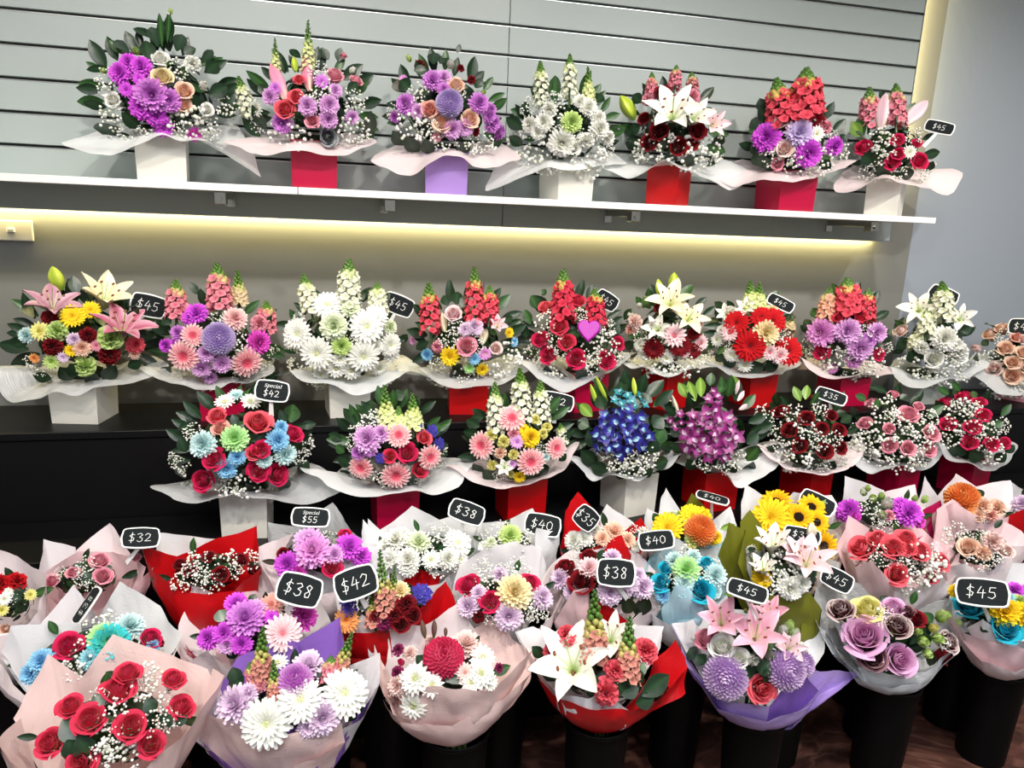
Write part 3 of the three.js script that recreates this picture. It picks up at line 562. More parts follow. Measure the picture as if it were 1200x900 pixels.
// ================================================================ upper shelf, left to right
flowerBox(0, 'white box with purple and magenta chrysanthemums and cream roses, leftmost on the white shelf', ['white', [193, 215], .1], [190, 112, 80, 62],
  'mum:purple 178,112 50;mum:violet 140,85 30;mum:violet 165,77 28;mum:violet 150,72 24;daisy:violet 163,92 18;mum:violet 166,126 34;mum:violet 182,136 30;daisy:violet 192,150 26;daisy:magenta 228,158 22;daisy:violet 148,105 20;mum:purple 198,118 34;rose:white 188,67 24;rose:cream 190,88 29;rose:peach 217,105 25;rose:peach 216,123 22;carn:white 226,73 24;rose:white 131,116 22;rose:white 243,128 19;cup:white 238,100 20;cup:lime 160,60 15;cup:lime 121,83 14;cup:white 197,17 9;cup:lime 200,13 9;bb 211,82 26;bb 126,97 26;bb 135,138 32;bb 222,140 42;bb 265,125 26;bb 172,150 20;bb 150,157 22;bb 243,150 26;bb 205,150 22;leaf 152,62 128,42 12;leaf 180,45 153,29 11;leaf 128,80 98,81 9;leaf 236,74 252,55 11;leaf 243,85 256,72 18;leaf 142,150 104,152 16;leaf 165,150 142,132 18;leaf 245,112 268,100 18;leaf 185,55 176,25 16;leaf 200,50 197,12 11;leaf 207,60 215,35 16;leaf 215,62 230,56 12;leaf 192,48 190,20 14;leaf 176,70 170,45 18;leaf 262,128 276,108 14;leaf 158,162 128,160 14;leaf:mid 190,55 186,8 7;leaf:mid 196,50 199,5 6',
  ['white', '75,168 92,176 112,180 135,181 155,174 172,166 190,158 215,166 240,165 268,180 307,207'], { leaves: 16 });
flowerBox(0, 'crimson box with two pink lily buds and lilac chrysanthemums, second on the white shelf', ['crimson', [368, 222], .05], [368, 125, 66, 52],
  'snap:lime 361,85 361,22 17;snap:lime 324,92 322,43 13;snap:white 292,138 279,88 20;bud:pink 336,119 317,74 16;bud:pink 363,107 358,62 15;bud:green 346,84 344,66 9;rose:coral 347,112 22;rose:coral 333,127 28;rose:pink 366,141 20;rose:pink 393,86 24;rose:pink 418,93 20;rose:coral 350,92 16;rose:softpink 403,64 11;mum:lilac 316,113 24;mum:purple 330,145 30;mum:lilac 360,124 28;mum:lilac 386,123 28;mum:lilac 385,140 27;daisy:purple 377,95 20;mum:lilac 393,106 20;mum:lilac 413,138 20;daisy:purple 322,103 18;rose:silver 385,161 24;cup:white 413,82 12;daisy:white 300,127 22;bb 340,158 38;bb 380,107 24;bb 415,118 26;bb 412,150 34;bb 362,118 20;bb 425,158 24;bb 300,147 18;bb 372,84 20;leaf 430,160 436,132 18;leaf:mid 425,165 440,148 16;leaf 352,68 338,56 10;leaf 385,70 376,55 12;leaf 396,72 400,55 12;leaf 305,160 282,138 14;leaf 312,152 294,124 14;leaf 408,110 420,95 14;leaf 312,110 302,98 12',
  ['pinkwhite', '262,166 276,172 292,180 312,183 335,177 360,178 380,182 402,182 420,176 442,168']);
flowerBox(0, 'lavender box with a round lavender chrysanthemum, peach roses and purple chrysanthemums', ['lavender', [522, 232], -.12], [522, 132, 66, 56],
  'ball:lavender 527,121 35;mum:purple 507,93 28;mum:lilac 520,90 22;mum:purple 475,122 30;mum:lilac 490,131 22;mum:purple 462,137 18;mum:purple 562,121 30;mum:purple 575,129 20;mum:purple 578,145 26;mum:purple 586,156 24;mum:lilac 530,152 28;mum:lilac 545,150 26;mum:purple 520,105 20;mum:purple 574,136 22;rose:peach 535,98 24;rose:salmon 503,127 25;rose:peach 518,143 26;rose:peach 552,138 26;carn:darkred 491,75 18;carn:darkred 540,79 12;carn:darkred 553,93 13;carn:darkred 557,154 15;cup:white 528,75 17;cup:lime 479,68 12;cup:lime 566,109 12;daisy:pinklilac 472,93 14;daisy:pink 512,161 14;bb 489,112 24;bb 487,144 38;bb 505,151 26;bb 568,166 26;bb 545,170 26;bb 520,167 22;bb 460,131 16;bb 535,110 18;leaf 508,75 509,58 16;leaf 516,75 522,62 14;leaf 536,62 539,51 7;leaf 480,105 468,92 18;leaf 475,170 460,155 20;leaf 490,178 476,162 20;leaf 505,180 498,165 18;leaf 545,182 540,168 18;leaf 575,170 590,162 14;leaf:bronze 468,108 465,92 16;leaf 500,82 485,82 12;leaf 556,95 566,100 14',
  ['pinkwhite', '433,188 452,197 470,205 487,203 503,192 520,183 540,184 556,195 575,197 592,191 611,186']);
flowerBox(0, 'white box with all-white flowers and three pale green snapdragons, middle of the white shelf', ['white', [662, 237], .22], [664, 152, 56, 50],
  'snap:white 635,125 633,70 20;snap:white 667,118 668,62 20;snap:lime 690,125 689,77 17;leaf:mid 650,122 650,82 15;carn:white 643,127 24;mum:lime 670,143 30;mum:white 658,168 38;carn:white 687,166 28;mum:white 637,143 28;mum:white 620,146 24;mum:white 630,155 22;mum:white 690,125 26;mum:white 703,151 30;mum:white 713,162 22;mum:white 702,138 22;mum:white 680,118 20;rose:white 672,172 22;bb 613,170 38;bb 635,186 38;bb 665,190 28;bb 690,190 38;bb 650,120 22;bb 712,181 22;bb 620,125 20;bb 655,148 22;bb 676,160 20;leaf 612,150 592,138 16;leaf 612,170 596,160 14;leaf 700,120 706,108 14;leaf 655,192 652,178 14;leaf 618,132 612,118 12;leaf 645,108 640,96 12',
  ['white', '570,222 585,220 602,212 622,204 640,197 660,198 680,199 700,197 716,194 734,190'], { tones: ['dark', 'mid', 'mid'] });
flowerBox(0, 'red box with white lilies and dark red roses on the white shelf', ['red', [781, 244], .75, .104, .118], [789, 150, 56, 52],
  'snap:pink 763,118 764,84 16;snap:pink 790,105 793,76 16;snap:pink 812,118 810,83 17;rose:darkred 776,105 22;rose:darkred 772,153 26;rose:darkred 760,166 24;rose:darkred 819,153 24;rose:darkred 796,171 26;rose:darkred 826,134 13;rose:darkred 806,119 18;rose:darkred 754,138 18;rose:darkred 812,168 18;carn:pink 812,112 24;carn:softpink 758,116 20;lily:white:.65 788,132 62 .05,.7;lily:white:.4 813,138 48 .4,.6;lily:palepink:.5 836,146 36 .5,.35;bud:green 744,140 727,112 17;bb 758,175 30;bb 778,172 30;bb 808,180 38;bb 830,175 32;bb 838,185 20;bb 752,180 18;bb 775,135 20;leaf 745,160 728,146 12;leaf 748,172 730,168 12;leaf 805,195 812,182 18;leaf 838,172 846,158 16;leaf 752,120 740,110 14;leaf 790,190 785,176 18;leaf 828,195 840,186 14;leaf 750,150 738,152 14',
  ['white', '700,197 716,202 733,209 750,206 766,194 781,188 800,198 818,205 838,214 858,222 884,206'], { leaves: 9 });
flowerBox(0, 'crimson box with tall coral snapdragons and magenta chrysanthemums, second from right on the white shelf', ['crimson', [917, 250], .06, .135], [928, 170, 58, 48],
  'snap:coral 916,152 910,90 34;snap:coral 942,148 945,79 46;snap:coral 925,150 930,108 34;snap:rosegreen 952,120 949,90 12;mum:violet 898,161 40;mum:lavender 937,155 38;mum:violet 947,180 38;mum:violet 979,171 28;rose:blush 914,142 20;rose:blush 920,173 24;rose:softpink 911,192 18;daisy:white 957,157 22;carn:softpink 969,148 20;cup:blush 926,146 14;bb 905,182 22;bb 935,189 34;bb 960,190 30;bb 985,182 22;bb 930,180 18;bb 973,158 14;leaf 893,152 878,138 18;leaf 892,180 882,166 18;leaf 893,195 885,178 18;leaf 905,200 896,186 14;leaf 962,198 972,188 16;leaf 985,165 992,158 12;leaf 895,130 890,115 14',
  ['pinkwhite', '838,208 856,218 872,215 890,210 908,211 925,214 945,210 962,206 978,200 1003,188'], { leaves: 8 });
flowerBox(0, 'white box with hot pink roses and pale lily buds, rightmost on the white shelf', ['white', [1034, 253], .72, .106], [1042, 178, 50, 44],
  'snap:pink 1018,150 1019,101 24;snap:pink 1050,148 1050,97 24;bud:whitepink 1032,153 1038,109 17;bud:whitepink 1057,149 1087,118 17;bud:whitepink 1060,150 1078,122 10;rose:hotpink 1011,171 22;rose:hotpink 1052,163 20;rose:hotpink 1046,190 20;rose:hotpink 1053,180 18;rose:hotpink 1079,188 24;rose:hotpink 1075,167 15;daisy:white 1066,178 18;bb 1035,165 28;bb 1037,178 24;bb 1070,160 18;bb 1020,203 20;bb 1080,206 22;bb 1050,203 20;bb 1090,197 14;leaf:light 1008,160 998,142 14;leaf:mid 1012,158 1004,138 14;leaf 1022,190 1010,182 18;leaf 1040,205 1030,194 18;leaf 1065,210 1060,198 16;leaf 1085,200 1094,190 12;leaf 1036,118 1032,104 8;leaf:light 1010,150 994,156 10',
  ['pinkwhite', '977,224 992,227 1008,222 1022,212 1036,208 1052,213 1068,218 1088,220 1112,228 1128,201'], { leaves: 6 });

// ================================================================ upper step, left to right
flowerBox(1, 'white box with open pink and white lilies and lime carnations, leftmost on the upper step', ['white', [101, 488], -.18, .128], [100, 398, 74, 54],
  'bud:green 73,340 61,312 17;lily:mauve:.75 62,358 58 0,1.5;lily:cream:.42 123,350 66 .25,1.2;lily:rosepink:.75 144,383 60 .2,1.4;gerbera:yellow 85,370 28;gerbera:yellow 106,363 22;daisy:lemon 46,388 26;carn:lime 66,387 29;carn:lime 130,397 38;carn:lime 99,431 30;daisy:lime 60,424 22;mum:peach 96,408 25;daisy:yellow 83,411 17;daisy:pink 113,405 17;mum:palelilac 87,398 20;mum:coral 159,404 26;carn:darkred 60,406 28;carn:darkred 103,393 24;carn:darkred 128,416 30;carn:darkred 57,371 22;mum:tealwhite 30,393 22;daisy:palelilac 74,419 16;cup:white 137,421 8;daisy:peach 158,415 16;daisy:orange 40,420 14;bb 38,425 16;bb 45,435 14;leaf 40,372 24,352 12;leaf 34,400 12,405 12;leaf 60,444 38,440 14;leaf 85,445 70,432 18;leaf 122,445 135,430 18;leaf 150,430 166,424 14;leaf 155,395 176,388 12;leaf 90,345 85,322 14;leaf 108,352 112,328 14;leaf 150,360 162,345 12;leaf:grey 35,395 18,388 14;leaf 40,445 20,455 12;leaf 95,440 82,428 20;leaf 110,450 105,436 16',
  ['clear', '-6,430 4,468 22,472 45,466 66,460 88,465 110,456 135,452 160,447 182,440 198,428'], { leaves: 18, len: .065 });
flowerBox(1, 'crimson box with a round lavender chrysanthemum and coral gerberas, second on the upper step', ['crimson', [262, 488], .1], [255, 398, 64, 54],
  'snap:pink 207,376 206,326 26;snap:pink 258,366 254,307 30;snap:blushgreen 281,358 278,316 20;snap:pink 312,390 312,352 24;carn:pink 210,362 28;carn:pink 257,347 28;carn:pink 305,378 26;mum:violet 230,366 30;mum:violet 222,372 22;mum:coralwhite 276,373 34;gerbera:coralwhite 226,393 28;gerbera:coralwhite 215,417 36;gerbera:coralwhite 289,425 36;ball:lavender 256,397 40;mum:purple 208,390 22;mum:violet 194,405 20;mum:lilac 242,415 26;mum:lilac 236,432 28;mum:lilac 260,427 28;mum:magenta 304,402 36;mum:violet 206,403 18;mum:lilac 246,443 20;bb 281,405 24;bb 310,432 24;bb 245,451 26;bb 283,440 18;bb 215,441 22;bb 320,415 18;bb 255,375 16;leaf 232,345 222,330 10;leaf 200,380 190,370 14;leaf 312,445 326,438 14;leaf 300,440 292,428 18;leaf 200,430 188,442 14;leaf 285,448 278,436 16',
  ['clear', '160,430 175,440 192,447 212,450 232,456 252,456 270,450 290,448 308,442 322,432']);
flowerBox(1, 'white box packed with white gerberas and white snapdragons on the upper step', ['white', [407, 488], .12], [402, 394, 66, 54],
  'snap:white 408,362 409,302 30;snap:white 366,370 355,320 24;snap:white 443,368 442,330 24;gerbera:white 371,414 42;gerbera:white 430,383 42;gerbera:white 426,418 38;gerbera:white 383,357 36;gerbera:white 441,371 30;gerbera:white 348,391 36;gerbera:white 458,404 28;mum:whitegreen 391,382 40;mum:lime 400,406 28;mum:whitegreen 411,361 28;daisy:white 394,432 28;daisy:white 412,434 30;daisy:white 376,439 24;daisy:white 445,432 24;daisy:white 459,415 26;daisy:white 340,401 22;mum:whitegreen 458,383 22;daisy:white 398,422 22;mum:white 440,407 24;daisy:white 350,372 18;bb 350,431 26;bb 370,446 26;bb 420,398 20;bb 455,441 26;bb 437,446 24;bb 414,400 18;bb 420,372 18;bb 395,395 16;bb 352,405 18;leaf 358,362 346,372 12;leaf 425,352 420,340 12;leaf 470,400 478,392 10',
  ['silver', '324,440 338,434 352,446 372,450 392,452 414,462 436,458 458,448 480,436 503,442'], { tones: ['mid', 'dark'], leaves: 8 });
flowerBox(1, 'red box with coral snapdragons, yellow chrysanthemums and a pale pink rose on the upper step', ['red', [547, 487], -.1], [545, 394, 60, 54],
  'snap:coral 505,392 502,329 26;snap:coral 556,382 556,311 24;snap:coral 573,378 574,334 24;rose:pinkwhite 531,366 24;bud:pale 521,389 518,366 9;mum:palelilac 556,383 26;mum:palelilac 545,386 20;daisy:yellow 527,418 27;daisy:yellow 565,433 19;mum:blue 500,416 18;daisy:blue 556,421 18;daisy:pinklilac 568,415 18;daisy:mint 550,432 16;rose:softpink 547,405 28;carn:pink 512,407 18;lily:palepink:.4 583,382 26 .2,.5;rose:blush 582,408 18;daisy:yellow 597,390 15;daisy:blue 603,401 15;daisy:pinklilac 483,399 12;bud:pale 565,404 569,384 11;bud:pale 545,431 545,411 10;cup:whitegreen 503,385 12;bb 590,421 38;bb 572,441 30;bb 515,441 30;bb 536,386 20;bb 545,442 26;bb 525,400 20;bb 590,436 24;bb 558,405 18;bb 510,425 18;leaf 525,358 519,345 13;leaf 535,357 536,340 15;leaf 542,360 546,345 12;leaf 590,378 602,370 10;leaf 502,400 486,410 12;leaf 540,448 530,438 16;leaf 520,448 506,440 14;leaf 560,448 552,436 16;leaf:mid 500,384 488,380 10',
  ['clear', '490,432 502,442 516,450 532,455 550,454 568,453 586,450 602,444 622,430']);
flowerBox(1, 'crimson box with a magenta heart ornament among coral pink roses on the upper step', ['crimson', [680, 488], .2], [674, 394, 60, 54],
  'snap:red 660,378 660,314 30;snap:red 698,382 697,337 26;rose:coral 639,359 23;rose:coralpink 677,351 22;rose:coralpink 655,381 25;rose:hotpink 632,397 24;rose:coralpink 664,400 24;rose:hotpink 642,416 24;rose:hotpink 675,420 27;rose:hotpink 711,422 27;rose:hotpink 725,402 21;heart:x 688,388 28 0,.2;bb 643,378 26;bb 650,400 20;bb 690,416 26;bb 707,401 30;bb 720,420 22;bb 625,411 22;bb 645,432 26;bb 690,427 22;bb 660,412 18;bb 680,370 16;bb 712,385 18;bb 700,440 16;leaf:mid 630,362 622,346 12;leaf:mid 622,380 614,362 12;leaf 618,395 610,378 12;leaf 645,448 640,432 18;leaf 660,452 655,438 18;leaf 685,445 678,432 16;leaf 718,392 726,380 12;leaf:mid 640,345 634,340 9',
  ['silver', '608,420 622,436 642,450 662,460 682,452 702,442 722,432 742,414']);
flowerBox(1, 'red box with cream lilies, lily buds and dark red chrysanthemums on the upper step', ['red', [776, 476], .45, .112], [783, 388, 52, 50],
  'bud:green 789,344 790,319 13;bud:green 773,348 771,327 10;lily:cream 785,352 46 0,.75;lily:cream 808,372 40 .35,.5;lily:white:.6 770,385 32 -.2,.4;rose:darkred 773,361 16;gerbera:darkred 766,409 26;gerbera:darkred 797,405 27;gerbera:darkred 813,411 22;mum:darkred 814,391 20;daisy:pinkwhite 790,393 34;daisy:pinkwhite 821,402 24;daisy:pinkwhite 802,413 18;carn:blush 742,377 24;carn:salmon 738,386 18;cup:white 765,380 22;cup:white 750,358 12;cup:white 739,369 12;carn:blush 818,378 20;daisy:white 750,405 18;daisy:white 753,416 16;daisy:white 781,420 20;bb 770,425 34;bb 805,426 32;bb 825,420 22;bb 755,395 20;bb 744,420 18;bb 785,430 26;bb 775,398 16;leaf:mid 762,362 754,345 13;leaf:mid 770,360 762,344 12;leaf 742,400 732,410 12;leaf 790,440 786,426 16;leaf 740,362 730,375 10;leaf 800,360 806,344 9',
  ['mist', '726,424 740,432 756,430 770,438 784,442 800,436 816,432 832,431 850,426'], { leaves: 9 });
flowerBox(1, 'red box with bright red gerberas and a cream chrysanthemum on the upper step', ['red', [879, 481], .12, .112], [880, 396, 52, 50],
  'snap:lime 880,366 879,328 22;snap:lime 889,366 890,330 20;snap:blushgreen 925,390 927,368 14;gerbera:red 863,378 29;gerbera:red 879,405 38;gerbera:red 905,376 32;gerbera:red 924,411 36 .5,.1;gerbera:red 892,372 26;mum:cream 898,390 36;daisy:pinkwhite 855,390 26;daisy:pinkwhite 902,413 22;daisy:pinkwhite 914,417 26;daisy:white 873,428 22;daisy:white 857,416 20;daisy:white 840,398 20;carn:white 855,364 20;lily:white:.6 873,361 24 0,.5;carn:cream 905,364 20;lily:white:.5 851,368 24 -.3,.4;mum:white 846,388 18;bb 916,395 18;bb 858,408 14;leaf 848,362 838,354 10;leaf 848,415 838,424 12;leaf 890,438 882,424 18;leaf 908,435 900,424 16;leaf 850,430 860,418 16;leaf 925,375 934,366 9;leaf:mid 905,350 912,340 9;leaf 842,380 832,372 10',
  ['lace', '828,425 842,432 856,440 872,443 890,442 906,440 922,436 940,424'], { leaves: 8 });
flowerBox(1, 'crimson box with large lilac chrysanthemums below coral and peach snapdragons on the upper step', ['crimson', [985, 470], .04, .125, .1], [993, 390, 54, 50],
  'snap:peach 968,378 973,336 24;snap:coral 994,372 993,325 34;snap:coral 1014,378 1018,337 22;mum:pinklilac 961,390 40;mum:lilac 993,388 38;mum:lilac 1008,409 36;mum:lilac 1028,390 30;mum:pinklilac 1001,423 24;daisy:pinklilac 974,432 18;rose:hotpink 963,412 22;rose:hotpink 1031,415 18;rose:pink 993,358 20;rose:coralpink 985,371 22;rose:coralpink 1010,370 20;mum:purple 1018,400 24;bb 975,421 28;bb 1020,426 32;bb 990,413 18;bb 950,406 18;bb 1016,391 18;bb 953,420 18;bb 1038,408 14;bb 1000,437 22;leaf 950,385 942,374 12;leaf 1034,402 1042,392 10;leaf 985,440 978,430 14;leaf:mid 958,372 950,362 10',
  ['pinkwhite', '936,418 948,432 962,441 980,444 998,442 1016,438 1032,440 1052,434'], { leaves: 8 });
flowerBox(1, 'grey box with white roses, lilies and a white snapdragon on the upper step', ['grey', [1075, 470], .1, .125, .1], [1094, 400, 48, 50],
  'snap:white 1106,378 1104,329 26;snap:white 1085,395 1088,360 22;lily:white:.85 1076,362 36 -.1,.5;lily:white:.8 1125,373 30 .2,.4;mum:white 1107,397 36;snap:white 1075,410 1073,388 22;carn:white 1126,412 26;rose:white 1095,420 25;rose:white 1127,416 20;carn:white 1080,408 22;rose:blush 1055,386 20;cup:white 1096,432 18;mum:white 1120,404 22;cup:blush 1144,408 16;bb 1070,431 32;bb 1090,441 22;bb 1110,436 32;bb 1130,436 28;bb 1065,446 20;bb 1105,412 18;bb 1120,425 22;bb 1140,425 20;leaf 1060,372 1048,392 12;leaf 1125,388 1140,384 12;leaf:mid 1092,362 1088,348 11;leaf 1075,425 1066,412 16;leaf 1140,420 1152,412 14;leaf 1060,410 1052,400 12',
  ['silver', '1042,430 1050,444 1064,453 1080,455 1096,450 1112,444 1126,446 1140,440 1158,424'], { leaves: 8 });
flowerBox(1, 'pink box with peach roses, rightmost on the upper step', ['pink', [1184, 490], .5, .115], [1190, 422, 46, 46],
  'rose:peach 1174,383 20;rose:peach 1160,390 22;rose:peach 1178,407 22;rose:salmon 1192,394 18;rose:peach 1187,424 20;rose:blush 1164,432 22;rose:peach 1187,440 24;rose:peach 1200,412 20;rose:peach 1207,430 22;rose:blush 1202,396 18;bb 1164,418 20;bb 1170,451 28;bb 1190,456 24;bb 1175,395 16;bb 1157,440 14;bb 1202,445 20;leaf:mid 1165,385 1156,376 9;leaf 1158,405 1150,398 9',
  ['silver', '1142,440 1152,448 1164,458 1180,464 1198,462 1214,452 1230,440'], { leaves: 6 });

// ================================================================ lower step, left to right
flowerBox(2, 'white box with coral roses and pale blue chrysanthemums, leftmost on the lower step', ['white', [291, 612], -.08, .118], [282, 520, 72, 58],
  'daisy:white 263,470 26;daisy:white 294,470 26;daisy:tealwhite 277,462 22;rose:coral 254,486 27;rose:coral 303,493 38;rose:hotpink 306,526 26;rose:hotpink 344,507 28;rose:hotpink 250,537 31;rose:hotpink 237,563 31;rose:hotpink 303,552 30;rose:hotpink 326,556 30;rose:salmon 258,501 24;rose:coral 297,531 20;mum:mint 275,514 38;mum:tealwhite 237,521 38;mum:blue 265,550 30;mum:blue 278,536 24;mum:blue 326,516 32;mum:tealwhite 335,533 32;mum:tealwhite 310,540 22;rose:salmon 248,576 17;mum:blue 330,500 20;bb 285,569 34;bb 310,577 34;bb 265,571 22;bb 225,506 20;bb 214,546 20;bb 360,521 20;bb 205,540 18;bb 235,580 20;bb 352,535 18;bb 222,570 18;leaf 228,498 207,502 11;leaf:mid 340,495 345,472 20;leaf 350,500 372,496 11;leaf 335,495 328,480 12;leaf 350,555 362,540 16;leaf 335,575 330,560 16;leaf 215,560 208,545 14;leaf:mid 288,470 292,455 12;leaf 278,500 272,485 10;leaf 218,530 210,512 14;leaf 300,580 290,572 14',
  ['lace', '176,570 192,578 212,586 236,588 258,583 276,579 294,583 314,583 336,590 360,592 384,586 402,572'], { leaves: 14 });
flowerBox(2, 'crimson box with pink gerberas, a lilac chrysanthemum and green snapdragons on the lower step', ['crimson', [462, 608], .1, .118], [460, 518, 60, 54],
  'snap:lime 455,505 450,450 24;snap:lime 485,506 483,460 24;snap:lime 467,508 467,476 24;mum:lilac 430,515 40;mum:lilac 447,508 26;mum:purple 420,531 22;mum:purple 432,527 22;gerbera:coralwhite 467,510 29;gerbera:coralwhite 423,548 30;gerbera:coralwhite 464,557 36;gerbera:coralwhite 504,536 30;rose:hotpink 478,530 29;rose:coralpink 457,534 20;rose:coral 498,512 22;rose:coralpink 493,551 23;statice:statice 506,505 18;statice:statice 514,520 18;statice:statice 446,537 16;statice:statice 490,500 14;bb 435,499 24;bb 420,505 20;bb 450,561 20;bb 485,566 16;bb 517,549 16;bb 440,490 18;bb 413,520 16;bb 520,525 12;leaf:mid 500,508 518,498 16;leaf 445,490 425,468 18;leaf 420,500 400,476 12;leaf 430,492 435,465 18;leaf 470,470 465,455 14;leaf 478,480 492,462 16;leaf 412,545 394,535 16;leaf 410,560 398,552 14;leaf 505,562 522,555 18;leaf 488,566 480,556 16;leaf 400,515 384,508 12;leaf:mid 404,530 392,522 12',
  ['mist', '352,548 372,560 392,572 414,580 440,580 464,576 488,576 510,580 532,572 545,556 556,542'], { leaves: 12 });
flowerBox(2, 'red box with pink gerberas, small yellow carnations and three white snapdragons on the lower step', ['red', [609, 598], .1, .118], [607, 518, 58, 54],
  'snap:white 581,510 580,446 22;snap:white 612,495 609,430 26;snap:white 635,498 633,444 22;gerbera:coralwhite 600,490 33;gerbera:coralwhite 564,522 34;gerbera:coralwhite 622,541 34;gerbera:coralwhite 652,525 28;carn:lemon 575,510 18;carn:lemon 590,518 20;carn:lemon 628,491 15;carn:lemon 642,500 16;carn:lemon 637,508 16;carn:lemon 602,533 16;carn:lemon 576,546 16;daisy:yellow 609,559 18;mum:yellow 622,513 28;daisy:yellow 614,503 16;carn:pink 602,508 18;daisy:lilac 606,518 20;daisy:lilac 600,544 14;carn:peach 586,531 18;lily:white:.4 591,548 24 0,.1;snap:white 660,520 656,495 14;carn:lemon 598,556 14;mum:tealwhite 640,536 12;bb 585,560 16;bb 632,525 14;leaf 562,500 545,492 14;leaf 565,510 540,505 12;leaf 555,545 540,538 14;leaf 580,562 566,552 16;leaf 640,556 632,545 16;leaf 566,490 552,488 14;leaf 655,540 664,532 10;leaf 565,555 555,545 14',
  ['blush', '522,545 540,554 556,565 576,571 598,572 616,568 636,562 654,554 668,542 680,518'], { leaves: 9, tones: ['dark', 'mid'] });
{
  const spray = (pk, n, cx, cy, rx, ry, d) => { let s = ''; for (let i = 0; i < n; i++) { const r = Math.sqrt((i + .5) / n), a = i * 2.4; s += `orchid:${pk} ${(cx + Math.cos(a) * r * rx).toFixed(1)},${(cy + Math.sin(a) * r * ry).toFixed(1)} ${(d * rr(.85, 1.15)).toFixed(1)};`; } return s; };
  flowerBox(2, 'white box with deep blue orchids among broad green leaves on the lower step', ['white', [735, 590], .28, .122], [732, 506, 58, 58],
    spray('orchidblue', 24, 729, 507, 34, 28, 23) + spray('orchidteal', 9, 735, 470, 22, 12, 15) + 'bud:green 700,475 692,450 6;bud:green 712,470 698,440 5;bud:green 745,465 742,442 6;leaf:light 694,488 678,472 14;bb 722,541 26;bb 757,537 26;bb 740,546 30;bb 735,538 22;leaf 700,545 680,528 20;leaf 712,552 692,545 18;leaf 700,525 688,505 18;leaf 715,530 706,512 20;leaf 755,470 762,462 16;leaf 765,500 778,488 20;leaf:mid 768,520 778,500 20;leaf 765,545 785,540 18;leaf 735,560 725,550 18;leaf:grey 690,500 676,492 16;leaf 760,530 770,515 18;leaf 750,555 765,550 16;leaf 725,470 718,452 16;leaf 708,480 700,462 16;leaf 745,480 752,458 16;leaf 730,462 728,445 14',
    ['silver', '664,532 680,550 697,564 716,556 733,560 750,563 768,554 786,546 800,530 808,512'], { leaves: 14, len: .07 });
  flowerBox(2, 'red box with magenta orchids and loose bud stems on the lower step', ['red', [830, 584], .12, .122], [832, 506, 58, 58],
    spray('orchidmag', 25, 832, 508, 34, 30, 23) + spray('orchidmag', 4, 836, 465, 12, 8, 16) + spray('orchidmag', 5, 796, 495, 10, 14, 13) + 'bud:pale 796,488 787,462 6;bud:pale 792,478 783,468 5;bud:whitepink 866,480 876,474 6;bud:whitepink 864,470 872,458 6;bud:whitepink 862,462 866,445 5;bb 825,541 24;bb 860,539 24;bb 850,546 18;leaf:light 815,470 806,445 12;leaf:light 822,465 820,440 12;leaf:mid 842,462 850,444 12;leaf 800,510 785,500 16;leaf:mid 875,540 888,525 16;leaf 868,555 884,545 18;leaf:mid 880,550 900,548 14;leaf 875,520 890,508 16;leaf 815,550 806,540 16;leaf 800,530 790,520 16;leaf:light 862,455 858,440 12;leaf:light 806,466 795,448 12;leaf 852,552 862,545 16;leaf:mid 832,452 834,436 11',
    ['mist', '786,540 802,546 820,548 838,546 852,556 864,572 882,564 900,556 914,544 918,518'], { leaves: 12, len: .065 });
}
flowerBox(2, 'red box with ten dark red roses and baby\'s breath on the lower step', ['red', [943, 572], .35, .115], [945, 508, 54, 46],
  'rose:darkred 914,481 22;rose:darkred 945,489 23;rose:darkred 974,486 19;rose:darkred 925,503 22;rose:darkred 963,502 20;rose:darkred 984,503 20;rose:darkred 937,522 22;rose:darkred 967,528 23;rose:darkred 986,524 20;rose:darkred 950,464 13;bb 930,486 22;bb 959,483 20;bb 895,486 22;bb 906,501 20;bb 945,507 26;bb 930,536 34;bb 976,515 20;bb 958,515 22;bb 988,540 16;bb 918,521 24;bb 962,545 20;bb 1000,520 14;leaf:light 938,470 930,452 10;leaf:light 944,468 946,450 10;leaf:mid 912,475 908,462 11;leaf:light 935,466 950,456 9;leaf 905,495 890,485 14;leaf 890,505 878,492 14;leaf 955,550 945,540 18;leaf 985,495 1000,486 12;leaf 968,550 978,542 14;leaf 940,552 930,545 12',
  ['blush', '886,520 904,540 920,549 938,553 954,557 972,556 990,550 1004,540 1012,520'], { leaves: 7 });
flowerBox(2, 'crimson box with soft pink roses in baby\'s breath on the lower step', ['crimson', [1045, 566], .3, .115], [1049, 508, 56, 46],
  'rose:pink 1023,471 20;rose:softpink 1047,461 16;rose:softpink 1065,484 28;rose:pink 1077,475 16;rose:pink 1013,495 20;rose:softpink 1042,502 17;rose:pink 1093,507 24;rose:softpink 1043,522 22;rose:pink 1065,525 22;rose:softpink 1090,526 22;bb 1037,480 28;bb 1055,500 30;bb 1077,501 26;bb 1026,515 34;bb 1060,538 32;bb 1080,519 26;bb 1010,521 28;bb 1035,536 28;bb 1046,488 20;bb 1090,490 18;bb 1006,505 20;bb 1080,540 18;leaf:mid 1015,468 1003,463 10;leaf 1040,460 1020,452 9;leaf 1055,468 1064,462 9;leaf 1005,490 998,478 11;leaf 1020,545 1010,535 16;leaf 1090,545 1078,538 14;leaf:mid 1028,480 1030,465 9;leaf 1000,540 994,528 12;leaf 1035,515 1030,505 12',
  ['silver', '992,530 1004,546 1020,555 1038,550 1054,547 1070,550 1086,551 1100,540 1108,520'], { leaves: 7 });
